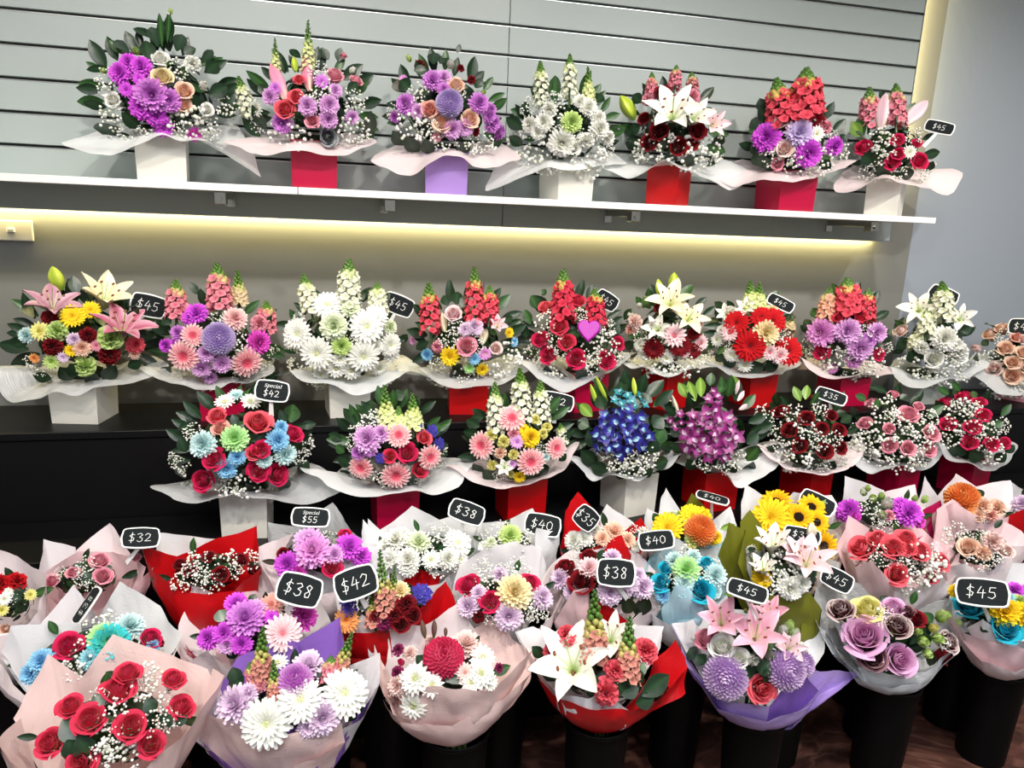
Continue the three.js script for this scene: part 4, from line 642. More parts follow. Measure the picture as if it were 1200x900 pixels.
flowerBox(2, 'crimson box with hot pink roses, rightmost on the lower step', ['crimson', [1128, 562], .3, .115], [1134, 506, 50, 46],
  'rose:hotpink 1106,470 20;rose:hotpink 1130,463 22;rose:hotpink 1148,470 18;rose:hotpink 1153,485 22;rose:hotpink 1110,496 22;rose:hotpink 1140,500 22;rose:hotpink 1137,518 22;rose:hotpink 1163,520 20;rose:hotpink 1178,519 18;bb 1128,487 34;bb 1114,511 26;bb 1155,504 24;bb 1160,531 26;bb 1175,499 16;bb 1122,475 16;bb 1145,510 16;bb 1140,480 18;leaf:mid 1112,462 1100,454 10;leaf:mid 1125,458 1116,448 9;leaf 1135,530 1122,525 16;leaf 1150,540 1138,530 18;leaf 1165,540 1180,532 14;leaf:mid 1165,500 1176,494 10;leaf 1120,535 1112,522 14;leaf 1178,530 1190,522 11;leaf 1100,485 1092,475 12;leaf:mid 1142,468 1140,456 8',
  ['lace', '1092,528 1100,518 1108,538 1124,543 1140,545 1156,552 1172,548 1186,536 1192,520'], { leaves: 6 });

// ================================================================ bouquets in buckets: back row, left to right
const ZB = .61, ZM = .76, ZF = .92;
bouquet('bouquet of red carnations in pale paper cut by the left edge of the photo', 'black bucket under the red carnation bouquet at the left edge', .72, [10, 700, 36, 34],
  'carn:red 20,680 30;carn:red 0,682 28;daisy:lemon 36,697 16;daisy:white 5,702 18;daisy:lemon 2,715 18;rose:peach 6,738 16;carn:red -10,700 26;bb 12,700 16;daisy:white 10,693 12;leaf 25,702 10,694 14;leaf 30,692 18,690 12',
  'pinkwhite -40,668,-.04 -12,640,-.08 20,652,-.08 50,672,-.02 52,690,.04;pinkwhite -40,700,.02 -30,745,.09 0,746,.1 25,738,.09 44,718,.06 52,688,.02', { leaves: 8 });
bouquet('small bouquet of pink roses in pale pink paper, back row at the left', 'black bucket under the small pink rose bouquet', ZB, [100, 672, 48, 32],
  'rose:pink 117,655 26;rose:softpink 121,674 24;rose:pink 85,670 18;rose:pink 60,680 20;rose:pink 160,652 14;bb 100,664 20;bb 95,678 16;bb 70,672 14;bb 105,684 14;leaf 104,686 102,670 14;leaf 95,668 86,660 10;leaf 122,668 132,664 9',
  'mist 46,676,-.03 51,631,-.09 88,640,-.1 90,660,-.08;pinkwhite 82,650,-.1 128,613,-.11 148,642,-.08 165,664,-.02;pink 46,674,0 92,646,-.08 132,646,-.08 172,664,0;pink 47,672,.0 52,700,.07 80,716,.1 115,715,.1 150,698,.08 178,664,.02', { leaves: 4 });
bouquet('bouquet of dark red roses and baby\'s breath in glossy red paper', 'black bucket under the red paper rose bouquet', ZB + .02, [245, 664, 52, 28],
  'rose:darkred 259,672 24;rose:darkred 245,651 20;rose:darkred 282,655 24;rose:darkred 222,668 20;rose:darkred 300,666 20;rose:darkred 210,660 18;bb 230,660 28;bb 222,672 24;bb 265,658 24;bb 292,656 22;bb 212,682 20;bb 250,682 22;bb 276,668 18;bb 235,676 18',
  'greywhite 184,650,-.08 184,624,-.11 240,630,-.11 300,640,-.1;red 164,640,-.03 206,651,-.06 258,630,-.09 299,617,-.09 305,668,.01;red 165,640,0 178,668,.05 205,690,.08 240,698,.1 275,692,.09 306,664,.01', { leaves: 4 });
bouquet('bouquet of purple and magenta chrysanthemums in clear lace film, back row', 'black bucket under the magenta chrysanthemum bouquet', ZB, [378, 645, 62, 36],
  'mum:lilac 361,634 44;mum:pinklilac 366,645 48;mum:violet 410,640 38;mum:violet 424,652 30;mum:violet 336,662 36;mum:magenta 348,672 26;rose:hotpink 389,664 29;rose:hotpink 405,626 22;mum:lilac 392,650 28;rose:darkred 331,648 18;bb 385,630 16;leaf 372,664 362,656 14;leaf 392,632 384,624 12;leaf:bronze 398,640 390,630 14',
  'lace 312,626,-.06 313,611,-.1 346,618,-.11 390,589,-.12 412,622,-.08 440,640,-.03;pinkwhite 300,690,.02 302,640,-.03 345,624,-.06 330,650,.02;lace 322,668,.05 350,662,.08 378,672,.1 408,668,.1 425,652,.07 445,640,.02;pinkwhite 302,650,-.01 318,690,.07 360,700,.1 400,690,.1 440,650,.02', { leaves: 6, tones: ['dark', 'bronze'] });
bouquet('bouquet of white chrysanthemums with a lime heart in white paper, back row', 'black bucket under the white chrysanthemum bouquet', ZB, [495, 645, 56, 34],
  'mum:white 463,632 36;mum:white 452,640 28;mum:white 478,656 34;gerbera:white 537,636 36;mum:white 525,655 30;daisy:white 505,656 26;mum:whitegreen 490,634 34;mum:lime 494,636 22;mum:white 470,626 26;mum:white 455,655 28;daisy:white 540,655 24;mum:white 478,664 30;bb 515,630 28;bb 500,648 20;bb 535,660 18;bb 512,664 22;bb 455,650 16',
  'white 425,640,-.02 424,608,-.08 446,634,-.06;white 428,632,-.06 431,607,-.09 446,622,-.1 482,591,-.11 520,612,-.1;greywhite 500,615,-.1 530,606,-.11 562,604,-.11 570,640,-.04;white 428,640,0 440,668,.07 475,690,.1 515,682,.1 545,664,.08 572,640,.02', { leaves: 3, tones: ['mid', 'light'] });
bouquet('small bouquet with a lime chrysanthemum and baby\'s breath in grey white paper', 'black bucket under the lime chrysanthemum bouquet', ZB - .01, [596, 636, 40, 28],
  'mum:lime 598,627 32;mum:whitegreen 575,636 18;bb 575,630 24;bb 585,642 22;bb 619,634 22;bb 628,646 18;bb 590,618 16;bb 605,640 20;daisy:white 566,640 16;daisy:white 626,650 16;bb 572,645 18',
  'greywhite 556,632,-.04 562,613,-.09 590,612,-.1 624,595,-.11 640,625,-.05;mist 545,650,.0 556,662,.06 578,640,.09 606,634,.1 622,650,.08 640,655,.04;white 622,652,.06 630,618,.09 655,624,.05 652,655,.02', { leaves: 3, tones: ['mid', 'light'] });
bouquet('bouquet of white and peach chrysanthemums between red papers, back row', 'black bucket under the white and peach chrysanthemum bouquet', ZB, [706, 634, 48, 28],
  'mum:white 672,633 28;mum:white 685,630 24;mum:white 698,620 18;mum:peach 720,622 32;mum:peach 736,632 24;mum:white 756,626 24;carn:white 672,640 22;mum:peach 706,630 22;daisy:white 745,640 18;bb 690,640 14;bb 740,618 14',
  'red 658,640,-.03 662,600,-.1 677,577,-.11 702,604,-.1 705,625,-.06;white 700,612,-.08 711,591,-.1 742,612,-.09 745,625,-.05;red 732,622,-.04 750,606,-.06 764,625,-.03;red 690,644,.05 730,628,.1 739,650,.09 710,658,.06;pink 657,636,0 662,655,.06 700,668,.09 745,655,.07 770,630,0', { leaves: 3 });
bouquet('bouquet with yellow gerbera and orange chrysanthemum in white and olive paper', 'black bucket under the yellow and orange bouquet', ZB, [808, 622, 48, 30],
  'gerbera:yellow 782,618 38;gerbera:yellow 812,605 34;mum:yellow 822,604 32;ball:orange 821,621 38;rose:whitegreen 786,606 28;carn:lime 813,632 26;mum:yellow 839,630 20;mum:lemon 812,636 20;bb 800,612 14;leaf:mid 772,612 766,602 11;leaf:mid 800,608 806,600 9;bb 840,622 12',
  'white 755,618,-.04 757,596,-.08 770,603,-.09 781,572,-.11 798,600,-.1;olive 797,606,-.09 811,577,-.11 832,600,-.09;white 832,612,-.08 857,592,-.1 866,622,-.04;white 755,622,0 766,640,.07 795,632,.1 815,645,.1 845,640,.08 866,622,.02', { leaves: 4, tones: ['mid', 'light'] });
bouquet('tall bouquet of yellow sunflowers in white and cream paper, back row', 'black bucket under the sunflower bouquet', ZB + .01, [930, 622, 58, 44],
  'sunflower:sun 908,588 44;gerbera:yellow 903,606 48;sunflower:sun 951,594 36;sunflower:sun 936,606 40;sunflower:sun 957,612 34;sunflower:sun 965,640 40;sunflower:sun 890,620 34;sunflower:sun 962,658 30;sunflower:sun 930,632 30;leaf:mid 920,600 915,585 11',
  'white 868,612,-.06 872,567,-.11 898,584,-.1 905,600,-.08;mist 915,590,-.1 930,577,-.1 975,580,-.1 988,606,-.06;cream 982,600,-.05 990,640,0 985,668,.04 965,690,.07;cream 865,620,0 880,655,.07 925,685,.1 965,688,.08 990,640,0', { leaves: 4, tones: ['mid', 'light'] });
bouquet('bouquet of violet chrysanthemums and green lisianthus buds in pink white paper at the right', 'black bucket under the violet chrysanthemum and lisianthus bouquet', ZB, [1036, 598, 54, 28],
  'mum:violet 994,598 34;mum:violet 1066,600 38;mum:violet 1056,591 24;cup:whitegreen 1012,576 15;cup:lime 1023,584 16;cup:lime 1033,581 14;cup:whitegreen 1060,588 15;cup:lime 1084,585 14;cup:white 1040,590 24;cup:whitegreen 1035,603 18;carn:pink 1042,604 18;cup:lime 1017,572 12;cup:lime 1072,584 12;mum:violet 985,604 20;mum:magenta 1000,606 20;cup:white 1072,604 18;bb 1018,596 20;bb 1042,614 18;bb 1030,610 16;mum:magenta 1078,612 18',
  'mist 985,605,-.05 991,557,-.1 1036,575,-.11 1040,590,-.1;pinkwhite 1032,578,-.11 1072,567,-.11 1078,592,-.09 1095,605,-.03;pink 983,608,0 1004,622,.07 1040,616,.1 1060,620,.09 1095,606,0;hotpink 1052,612,.06 1074,606,.07 1088,625,.07 1070,632,.08', { leaves: 3, tones: ['mid'] });
bouquet('bouquet of orange and peach chrysanthemums in pink white paper, back row at the right', 'black bucket under the orange chrysanthemum bouquet', ZB, [1140, 596, 46, 28],
  'ball:orange 1128,583 40;carn:peach 1152,592 28;carn:peach 1169,594 26;carn:peach 1146,604 20;cup:peach 1110,580 16;carn:salmon 1162,604 20;mum:orange 1132,594 28;bb 1140,594 14;bb 1155,604 14;leaf 1152,582 1146,572 8;leaf 1172,602 1180,600 9',
  'mist 1075,596,-.05 1084,558,-.1 1100,584,-.09;pinkwhite 1098,584,-.09 1120,554,-.11 1144,570,-.11 1184,562,-.1 1190,590,-.06;hotpink 1080,598,.01 1102,586,.03 1104,608,.05;pink 1092,602,.02 1116,588,.08 1140,602,.1 1165,610,.1 1196,602,.03', { leaves: 3 });
bouquet('bouquet in red and pale paper cut by the right edge of the photo, back row', 'black bucket under the red paper bouquet at the right edge', ZB, [1212, 598, 34, 26],
  'mum:palelilac 1197,590 26;mum:palelilac 1212,600 26;bb 1205,605 18;mum:pinkwhite 1225,592 26',
  'mist 1180,590,-.08 1184,564,-.1 1208,578,-.1 1250,570,-.08;red 1176,606,.05 1198,598,.08 1220,594,.1 1250,610,.06;red 1180,612,.03 1215,636,.1 1250,612,.03', { leaves: 3 });

// ================================================================ bouquets: middle row
bouquet('bouquet with a blue and green dyed chrysanthemum and pink roses in bluish white paper', 'black bucket under the blue and green chrysanthemum bouquet', ZM + .07, [105, 762, 84, 46],
  'rose:hotpink 80,755 40;rose:hotpink 178,746 30;mum:rainbow 128,752 52;mum:mint 120,745 40;mum:tealwhite 153,732 40;mum:teal 105,772 30;mum:blue 48,775 36;mum:blue 35,790 30;mum:teal 142,765 30;mum:blue 180,757 20;bb 120,734 32;bb 95,773 36;bb 150,752 20;bb 85,785 26;rose:darkred 186,752 16;leaf 95,760 85,770 12',
  'white -8,762,-.04 -2,744,-.06 50,736,-.08 105,730,-.06;mist 22,768,-.05 86,684,-.11 114,722,-.09;greywhite 108,735,-.09 140,680,-.12 186,710,-.1 212,742,-.04;white 4,762,0 16,732,.01 95,730,-.02;pinkwhite -10,762,0 -2,800,.06 30,828,.09 90,840,.11 150,820,.1 200,780,.05 214,744,0', { leaves: 3, neck: [105, 850] });
bouquet('bouquet of lilac and magenta chrysanthemums with a pale pink gerbera, middle row', 'black bucket under the lilac chrysanthemum and pink gerbera bouquet', ZM, [298, 732, 72, 44],
  'mum:purple 287,724 52;mum:violet 277,706 32;mum:violet 262,742 32;mum:magenta 357,722 38;mum:lilac 300,714 32;daisy:salmon 318,708 34;gerbera:pinkwhite 331,742 44;mum:violet 283,755 30;mum:violet 243,748 32;daisy:pink 224,766 26;daisy:violet 318,722 22;mum:lilac 266,756 28;bb 338,718 22;bb 345,730 18;leaf:grey:1 262,728 256,714 17;leaf 300,705 292,697 12;leaf 275,772 270,760 14',
  'pinkwhite 203,760,-.03 225,683,-.1 262,700,-.1 260,720,-.07;pink 232,708,-.08 262,696,-.1 300,692,-.1 320,706,-.08;mist 300,702,-.1 332,690,-.1 372,690,-.09 390,735,-.02;pinkwhite 205,750,0 212,780,.07 245,762,.1 275,790,.11 330,790,.1 375,765,.06 392,735,0', { leaves: 5 });
bouquet('bouquet of snapdragons, blue statice and dark red flowers in red paper, middle row', 'black bucket under the red paper snapdragon bouquet', ZM, [462, 708, 66, 42],
  'snap:rosegreen 452,728 445,642 26;snap:rosegreen 458,716 463,660 16;snap:rosegreen 440,735 436,690 24;carn:darkred 476,708 34;rose:darkred 484,720 26;statice:statice 494,696 30;statice:statice 410,712 26;mum:cream 469,692 28;gerbera:orange 406,726 32;carn:darkred 462,722 28;carn:plum 450,728 28;statice:statice 405,702 20;rose:darkred 470,730 26;carn:darkred 440,722 20;leaf 430,715 420,702 12',
  'red 462,690,-.07 490,665,-.1 518,674,-.09 510,700,-.06;red 470,735,.04 505,700,.06 522,680,.03 538,716,.04 498,752,.1;white 398,742,.05 424,722,.08 454,738,.1 430,745,.1;red 398,744,.05 426,740,.1 456,738,.11 460,768,.11 410,772,.1;white 392,700,-.06 405,650,-.1 440,640,-.1 470,660,-.09', { leaves: 5, tones: ['dark', 'mid', 'bronze'] });
bouquet('bouquet of hot pink roses and a cream chrysanthemum in pink white paper, middle row', 'black bucket under the cream chrysanthemum and pink rose bouquet', ZM, [590, 698, 62, 44],
  'rose:hotpink 549,684 34;rose:hotpink 574,704 32;rose:hotpink 621,681 28;mum:cream 603,694 50;mum:palelilac 548,711 32;mum:palelilac 596,723 42;mum:palelilac 636,700 34;mum:palelilac 560,695 24;bb 574,680 28;bb 608,664 24;bb 622,708 26;bb 566,664 20;bb 590,670 20;bb 635,718 20;carn:palelilac 586,672 24;carn:darkred 560,724 20;bb 575,722 18;bb 618,720 18;leaf 562,720 555,728 12;leaf 614,690 624,698 12',
  'mist 528,695,-.03 540,662,-.07 568,640,-.1 584,660,-.09;mist 560,655,-.09 600,638,-.11 634,640,-.1 640,662,-.08;pinkwhite 528,694,0 545,740,.08 575,760,.1 610,758,.1 650,720,.08 660,690,0', { leaves: 4 });
bouquet('bouquet of dark red roses and pale pink chrysanthemums in pink and red paper, middle row', 'black bucket under the dark red rose and pale chrysanthemum bouquet', ZM, [708, 682, 62, 44],
  'rose:darkred 661,664 30;rose:darkred 681,681 36;rose:darkred 690,650 24;mum:pinkwhite 690,665 32;mum:palelilac 655,678 30;mum:palelilac 715,695 36;mum:palelilac 735,682 36;mum:palelilac 754,688 34;mum:palelilac 748,675 26;mum:palelilac 718,652 26;mum:palelilac 668,694 22;bb 674,654 16;bb 705,672 14;leaf 748,722 758,700 22;leaf 740,718 732,702 18;leaf 705,660 706,642 14;leaf 735,695 728,684 13;leaf:bronze 665,700 662,686 14',
  'pinkwhite 632,690,-.02 645,662,-.06 668,645,-.09 690,650,-.09;pinkwhite 690,645,-.1 722,638,-.1 748,650,-.09 770,668,-.05;pink 632,690,0 650,728,.06 672,692,.1 690,690,.1 690,735,.11;red 690,735,.09 704,700,.1 738,730,.1 725,748,.11;pinkwhite 738,730,.09 748,718,.09 772,714,.05 774,672,-.01', { leaves: 5 });
bouquet('bouquet of turquoise roses and pale blue chrysanthemums in light blue paper', 'black bucket under the turquoise rose bouquet', ZM, [810, 680, 54, 42],
  'rose:turquoise 822,691 36;rose:turquoise 774,682 28;rose:turquoise 780,664 22;rose:turquoise 829,659 22;mum:mint 804,667 38;mum:tealwhite 839,674 34;mum:tealwhite 802,682 30;mum:blue 776,698 24;mum:tealwhite 790,656 26;mum:tealwhite 812,652 24;mum:teal 800,692 24;mum:tealwhite 768,690 18;mum:tealwhite 838,694 22;bb 805,650 24;bb 790,678 18;bb 820,674 18;bb 835,662 18;bb 775,706 18',
  'blue 752,676,-.03 762,650,-.08 785,640,-.09 800,660,-.07;blue 785,640,-.1 815,630,-.11 848,634,-.1 870,664,-.05;white 750,680,-.01 762,720,.07 790,735,.1 820,738,.11 850,715,.09 872,670,0;blue 776,712,.07 792,684,.1 808,690,.12 825,712,.12 820,726,.12 795,726,.11', { leaves: 3, tones: ['mid', 'light'] });
bouquet('bouquet of white and pale pink lilies in olive paper below the sunflowers', 'black bucket under the lily and olive paper bouquet', ZM + .02, [922, 668, 58, 46],
  'lily:white:.3 905,640 54 -.05,1.3;lily:palepink:.6 946,658 60 .25,.7;lily:white:.3 894,668 42 -.1,1.2;lily:palepink:.4 932,648 38 0,1;bud:pale 950,632 951,612 12;mum:yellow 892,678 28;mum:white 926,690 34;mum:white 940,684 26;bb 915,672 36;bb 918,660 26;bb 912,684 26;bb 905,690 18;cup:white 877,648 14;cup:lime 883,655 10;daisy:white 880,645 18;leaf 882,650 878,640 12;leaf 888,660 892,645 12;leaf 898,694 890,688 14;leaf 912,698 905,692 14;leaf:bronze 915,655 912,640 14',
  'olive 843,652,-.02 853,612,.0 872,622,.0 866,660,.04;olive 866,612,-.07 880,597,-.08 892,620,-.07 894,640,-.06;white 872,690,.03 866,660,.0 880,650,-.02;olive 868,690,.05 888,696,.1 920,700,.11 950,696,.1 962,715,.09 940,735,.1;lace 962,650,-.02 985,660,.0 978,690,.05', { leaves: 6, neck: [922, 760] });
bouquet('bouquet of coral roses and baby\'s breath in pink paper, middle row at the right', 'black bucket under the coral rose bouquet', ZM, [1052, 650, 58, 42],
  'rose:coral 1008,641 36;rose:coral 1028,630 28;rose:coral 1046,640 34;rose:coral 1062,630 30;rose:coral 1079,645 30;rose:coral 1104,658 28;rose:coral 1052,673 32;rose:coral 1093,676 20;rose:coral 1064,642 26;bb 1030,645 26;bb 1078,664 44;bb 1086,655 30;bb 1068,680 28;bb 1035,655 20;bb 1003,664 18;bb 1090,668 22;bb 1060,656 20;leaf 1036,662 1028,654 12',
  'pink 983,640,-.03 994,604,-.1 1030,626,-.09 1040,622,-.09;pink 1028,628,-.1 1066,609,-.11 1098,634,-.1 1126,640,-.04;pink 985,640,0 1002,664,.06 1022,656,.1 1048,686,.11 1048,708,.11;pinkwhite 1040,685,.1 1075,690,.11 1098,672,.1 1116,690,.08 1128,642,0', { leaves: 3, tones: ['mid'] });
bouquet('bouquet of peach roses in pink paper, middle row at the right edge', 'black bucket under the peach rose bouquet', ZM - .01, [1150, 640, 46, 36],
  'rose:peach 1135,640 28;carn:blush 1164,634 32;carn:peach 1152,648 24;rose:blush 1180,645 22;bb 1118,626 24;bb 1140,655 26;bb 1172,648 18;bb 1150,630 16;bb 1130,630 16;bb 1160,656 18;leaf 1158,658 1150,650 12',
  'pink 1092,638,-.04 1099,598,-.1 1118,587,-.1 1140,602,-.1;pink 1130,600,-.1 1165,604,-.11 1198,622,-.08 1210,640,-.03;pinkwhite 1092,640,0 1106,665,.06 1130,660,.09 1160,676,.1 1180,640,.08 1210,640,.01', { leaves: 4 });

// ================================================================ bouquets: front row
bouquet('large bouquet of coral pink roses in blush paper at the bottom left corner', 'black bucket under the coral pink rose bouquet', 1.02, [130, 848, 94, 62],
  'rose:coralpink 138,806 44;rose:coralpink 150,787 36;rose:coralpink 204,794 32;rose:coralpink 82,826 36;rose:coralpink 105,841 44;rose:coralpink 153,850 42;rose:coralpink 214,827 36;rose:coralpink 178,872 36;rose:coralpink 57,870 40;rose:coralpink 95,892 40;bb 172,800 44;bb 182,812 30;bb 133,838 30;bb 132,868 36;bb 140,886 44;bb 118,815 20;bb 180,846 28;bb 202,846 20;bb 120,880 24;leaf 92,870 72,842 26;leaf 105,890 92,862 26;leaf 135,798 124,785 13;leaf 180,836 172,818 18;leaf 190,850 200,838 18;leaf 120,830 110,812 16;leaf 205,850 220,838 12;leaf 88,885 78,868 22',
  'blush 20,842,-.05 56,765,-.11 84,785,-.1 102,798,-.09;blush 92,800,-.08 132,744,-.12 180,760,-.12 243,786,-.08 250,810,-.03;blush 22,842,-.02 -4,868,.05 20,910,.09;blush 250,785,-.03 262,792,.0 215,862,.08 178,892,.11 130,930,.12;blush 0,880,.06 40,930,.11 130,940,.13 180,892,.11', { leaves: 6, neck: [130, 985] });
bouquet('bouquet of white gerberas and lilac chrysanthemums in purple and beige paper, front row', 'black bucket under the white gerbera and purple paper bouquet', ZF + .04, [345, 815, 86, 50],
  'snap:rosegreen 306,800 308,733 26;snap:rosegreen 324,826 320,772 22;snap:rosegreen 395,795 413,740 22;gerbera:white 352,820 52;gerbera:white 404,812 56;gerbera:white 312,848 60;mum:palelilac 274,826 54;mum:palelilac 378,842 50;ball:lilac 346,798 44;mum:palelilac 362,778 44;daisy:white 325,776 28;snap:pink 386,800 388,768 22;carn:softpink 305,802 20;mum:palelilac 290,812 30;mum:palelilac 362,852 34;snap:pink 300,802 292,776 20;bb 330,800 14;leaf 285,805 268,792 20;leaf 278,800 272,782 18;leaf 340,846 332,832 20;leaf 378,792 370,780 16;leaf 405,845 414,830 20;leaf 300,832 290,842 16;leaf 415,835 424,822 16;leaf 330,838 342,828 14',
  'purple 256,800,-.07 280,770,-.1 312,752,-.11 350,752,-.11;purple 308,758,-.11 350,752,-.12 397,724,-.12 406,770,-.07 408,790,-.05;mist 380,795,-.05 444,766,.0 447,800,.02 425,838,.07 395,862,.1;blush 230,868,.05 246,836,.08 285,852,.11 330,862,.13 400,846,.12 404,868,.12 345,900,.13;mist 256,800,-.07 240,830,.0 230,868,.05 262,890,.08;purple 234,870,.05 290,912,.11 345,918,.13 395,880,.11 440,805,.02', { leaves: 6, neck: [342, 915] });
bouquet('blush paper cone of white chrysanthemums with one hot pink pompom, front row', 'black bucket under the blush paper cone bouquet', ZF, [525, 785, 70, 42],
  'ball:hotpink 520,769 50;mum:blush 547,753 42;daisy:white 566,770 34;daisy:white 564,789 40;daisy:white 486,795 42;daisy:white 484,828 38;mum:blush 460,818 34;daisy:white 506,803 32;daisy:blush 545,788 28;carn:plum 466,760 18;carn:plum 464,788 20;carn:plum 586,782 14;bud:plumtip 498,748 494,726 7;bud:plumtip 508,748 509,726 7;bud:plumtip 522,746 522,735 5;mum:blush 480,764 22;daisy:white 552,800 30;mum:blush 464,804 28;carn:blush 505,750 20;daisy:white 574,800 24;cup:hotpink 470,776 14;leaf 516,796 486,766 26;leaf 522,798 552,780 24;leaf 568,798 560,786 14',
  'pinkwhite 450,800,-.05 456,726,-.1 480,730,-.1 498,734,-.1;pinkwhite 492,736,-.1 535,707,-.12 557,738,-.1;blush 553,740,-.1 581,720,-.1 600,748,-.08 626,766,-.03 620,800,.02;blush 440,755,-.04 444,800,.02 460,838,.08 480,845,.1;blush 478,844,.09 500,805,.12 540,806,.14 578,808,.12 624,762,.02;blush 446,820,.03 470,848,.09 530,850,.13 590,820,.1 622,790,.02', { leaves: 5, neck: [533, 860] });
bouquet('bouquet with a large open white lily and coral carnations in red paper, front row', 'black bucket under the white lily and red paper bouquet', ZF, [712, 785, 76, 48],
  'lily:white:.6 670,780 96 -.15,.5;lily:white:.5 716,748 58 .1,.5;snap:rosegreen 696,775 697,690 34;snap:rosegreen 734,800 738,720 32;carn:coral 664,742 34;carn:coral 644,762 26;carn:coral 698,758 28;carn:coral 758,760 40;carn:coral 722,785 34;carn:coral 711,812 40;carn:coral 740,770 28;carn:coral 700,745 24;bud:green 680,745 680,732 10;leaf 750,805 738,782 22;leaf 725,812 750,800 26;leaf 752,815 788,790 24;leaf 760,815 790,812 22;leaf 745,825 768,818 20;leaf 688,805 700,792 18;leaf 636,770 624,758 14;leaf 700,815 692,800 18;leaf 735,815 722,800 22;leaf:mid 745,790 756,776 16',
  'white 605,740,-.05 626,734,-.08 680,760,-.09;mist 620,760,-.08 655,738,-.1 690,730,-.11 778,733,-.1 772,760,-.06;red 758,800,-.01 770,770,-.02 792,748,.0 806,780,.03 802,812,.06;white 656,814,.09 690,818,.11 708,810,.12 738,832,.11;red 630,795,.03 660,820,.09 700,832,.12 745,832,.12 782,812,.1 806,782,.03;pinkwhite 606,738,-.05 622,770,.0 650,812,.08', { leaves: 8, neck: [700, 846] });
bouquet('bouquet of pink lilies, white roses and lilac pompoms in lavender paper, front row', 'black bucket under the pink lily and lavender paper bouquet', ZF, [882, 765, 72, 46],
  'lily:pink:.5 845,728 54 0,.5;lily:pink:.6 886,744 66 .1,.55;lily:pink:.3 902,722 48 .05,.9;rose:softpink 828,746 34;rose:white 846,756 36;rose:white 866,770 30;cup:white 882,774 26;ball:lilacball 850,795 54;ball:lilacball 922,786 48;ball:lilacball 940,778 34;rose:coral 894,808 40;cup:lime 925,734 22;cup:lime 898,758 16;cup:whitegreen 932,742 18;cup:whitegreen 860,738 14;cup:white 918,738 20;carn:white 940,764 30;lily:palepink:.5 925,760 40 .3,.2;cup:lime 900,752 14;cup:white 812,748 10;cup:lime 874,716 9;leaf 815,772 806,758 20;leaf 826,778 816,768 18;leaf 880,795 870,780 22;leaf 890,790 902,776 20;leaf 905,800 898,786 18;leaf:bronze 900,775 905,762 16;leaf 872,815 864,802 14',
  'white 787,732,-.05 820,724,-.08 852,697,-.11 870,730,-.08;white 850,712,-.1 900,720,-.1 968,738,-.07 966,765,-.02;lavender 786,730,-.05 804,780,.02 850,822,.09 902,828,.12;purple 902,828,.11 935,787,.09 960,808,.07;lavender 950,785,.03 1010,788,.01 975,815,.06 930,848,.1;lavender 804,775,.02 840,830,.09 900,845,.13 950,830,.11 975,790,.03', { leaves: 8, neck: [884, 840] });
bouquet('bouquet of burgundy edged roses, lilac peonies and lime lisianthus in silvery clear film, front row', 'black bucket under the burgundy rose and clear film bouquet', ZF - .03, [1048, 738, 70, 46],
  'rose:burgundy 985,712 34;rose:burgundy 1052,733 36;rose:darkred 1073,724 28;rose:wine 1023,769 38;rose:burgundy 1114,752 30;rose:lemon 1016,712 44;rose:peony 1013,743 56;rose:peony 1056,773 44;rose:peony 1047,710 32;cup:lime 1105,722 26;cup:lime 1082,752 22;cup:lime 1099,748 22;cup:lime 1087,766 20;cup:lime 1121,730 16;cup:lemon 1094,736 18;rose:darkred 1108,768 26;bb 996,724 24;bb 990,732 22;bb 1040,722 20;bb 1030,730 16;bb 1104,752 16;bb 1036,716 16;rose:wine 1062,716 24;cup:lime 1076,740 18;leaf:mid 1092,730 1084,718 14;leaf 1040,706 1032,698 12;leaf 1095,778 1088,768 14;leaf 1040,758 1034,746 14',
  'lace 949,712,-.06 956,688,-.08 985,678,-.1 1040,692,-.1;lace 1040,692,-.1 1090,688,-.1 1120,705,-.08 1142,740,0;silver 949,712,-.05 975,765,.03 1010,790,.09 1012,778,.08 968,706,-.02;silver 1005,782,.08 1042,792,.12 1085,788,.12 1110,768,.09 1142,740,.0;silver 968,740,.0 1000,795,.08 1045,806,.12 1080,800,.12 1120,765,.06', { leaves: 6, neck: [1042, 800] });
bouquet('bouquet of turquoise roses and yellow chrysanthemums in pink paper at the right edge, front row', 'black bucket under the turquoise and yellow bouquet, rightmost of the buckets', ZF - .03, [1170, 722, 62, 42],
  'rose:turquoise 1137,708 40;rose:turquoise 1180,736 40;mum:yellow 1178,716 44;mum:yellow 1200,722 40;carn:lime 1196,704 24;mum:violet 1190,690 24;mum:yellow 1120,692 20;rose:turquoise 1130,700 28;daisy:lime 1205,712 20;mum:teal 1182,700 18;mum:yellow 1168,708 28;rose:turquoise 1215,745 36;mum:violet 1210,690 24;leaf 1158,720 1150,712 14;leaf 1160,740 1152,730 16',
  'white 1108,710,-.05 1118,684,-.08 1176,659,-.11 1215,660,-.11 1250,690,-.05;white 1135,735,.03 1152,725,.08 1175,748,.1 1220,752,.1;pink 1106,712,-.02 1128,742,.06 1160,752,.11 1200,762,.13 1245,742,.07;pinkwhite 1122,745,.04 1150,775,.1 1190,788,.13 1240,765,.09', { leaves: 4, neck: [1168, 786] });

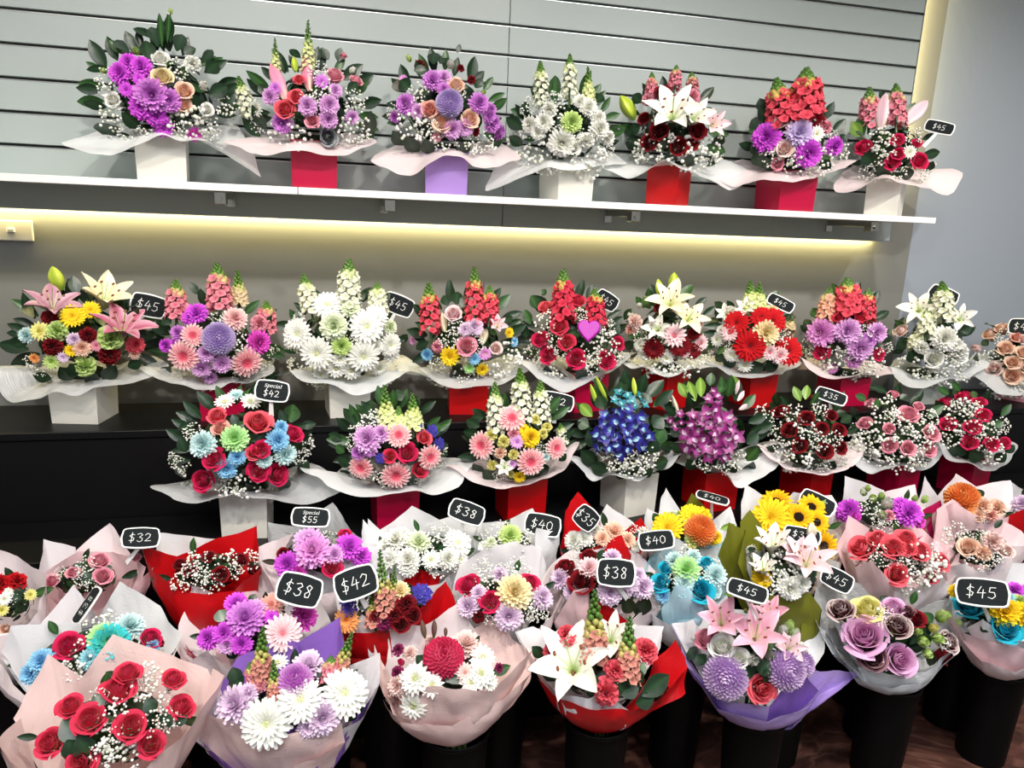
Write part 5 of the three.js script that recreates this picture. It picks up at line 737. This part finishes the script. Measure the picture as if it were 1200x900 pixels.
// ================================================================ chalk price signs
sign('$45', 'black price sign on a white stake at the right end of the white shelf', .2, [1101, 149], [31, 13], 22, [1082, 172], { asp: 2.2 });
sign('$45', 'price sign beside the cream lily at the left end of the upper step', .12, [174, 358], [37, 26], 12, [155, 379]);
sign('$45', 'price sign standing in the white gerberas on the upper step', .12, [467, 357], [35, 24], 22, [455, 382], { asp: 1.6 });
sign('$45', 'tilted price sign above the roses with the magenta heart', .2, [711, 352], [27, 18], 34, [704, 388]);
sign('$45', 'price sign above the bright red gerberas on the upper step', .19, [915, 355], [31, 13], 30, [908, 374], { asp: 2 });
sign('$42', 'price sign half hidden behind the white snapdragon on the upper step', .06, [1105, 347], [31, 20], 28, [1104, 372]);
sign('$42', 'price sign among the peach roses at the right edge of the upper step', .18, [1200, 383], [30, 18], 8, [1198, 405]);
sign('Special $42', 'price sign reading Special above the coral roses of the lower step', .46, [319, 458], [37, 23], 8, [318, 488], { asp: 1.55 });
sign('$42', 'price sign behind the right white snapdragon on the lower step', .34, [653, 470], [38, 19], 12, [649, 496], { asp: 1.7 });
sign('$35', 'flat leaning price sign above the dark red roses on the lower step', .42, [974, 464], [34, 14], 20, [974, 480], { asp: 2 });
sign('$32', 'price sign behind the small pink rose bouquet, leftmost of the signs over the buckets', ZB + .02, [165, 630], [39, 22], 4, [148, 660], { asp: 1.55 });
sign('Special $55', 'price sign reading Special above the magenta chrysanthemum bouquet in lace film', ZB + .02, [364, 606], [42, 21], 6, [366, 632], { asp: 1.8 });
sign('$38', 'price sign leaning over the lilac chrysanthemums of the middle row', ZM + .07, [351, 691], [50, 34], 18, [336, 716], { asp: 1.45 });
sign('$42', 'price sign in front of the snapdragons and blue statice', ZM + .075, [417, 683], [48, 34], -16, [430, 712], { asp: 1.4 });
sign('$38', 'price sign standing in the white chrysanthemum bouquet', ZB + .02, [547, 600], [41, 23], 20, [538, 630], { asp: 1.5 });
sign('$40', 'price sign beside the lime chrysanthemum bouquet', ZB + .02, [636, 615], [41, 24], 10, [625, 645], { asp: 1.5 });
sign('$35', 'price sign turned on its corner before the tall red paper', ZB + .05, [687, 607], [27, 27], 40, [690, 634], { asp: 1.1 });
sign('$40', 'price sign above the light blue paper bouquet', ZM - .05, [769, 633], [40, 21], -8, [778, 660], { asp: 1.6 });
sign('$38', 'large price sign in front of the pale pink chrysanthemums and dark red roses', ZM + .11, [722, 671], [43, 30], 2, [735, 702], { asp: 1.4 });
sign('$40', 'price sign seen almost edge-on over the yellow and orange bouquet', ZB - .02, [835, 583], [37, 9], 14, [834, 612], { asp: 1.8 });
sign('$45', 'price sign at the back of the pink lily bouquet', ZF + .05, [876, 692], [45, 19], 14, [886, 726], { asp: 1.9 });
sign('$45', 'price sign to the right of the tallest sunflower', ZB - .02, [958, 589], [39, 20], 25, [962, 612], { asp: 1.7 });
sign('$32', 'price sign half hidden behind the pale pink lily', ZM + .0, [940, 627], [40, 17], 8, [936, 652], { asp: 1.9 });
sign('$45', 'price sign tucked in the silvery clear film', ZF - .08, [981, 679], [34, 22], 24, [992, 702], { asp: 1.4 });
sign('$45', 'large price sign over the turquoise roses at the right edge', ZF + .03, [1151, 694], [52, 30], -2, [1160, 728], { asp: 1.6 });
sign('$38', 'price sign seen edge-on between the pale papers at the left', ZM + .02, [101, 709], [44, 9], -56, [84, 736], { asp: 1.7 });

renderer.render(scene, camera);
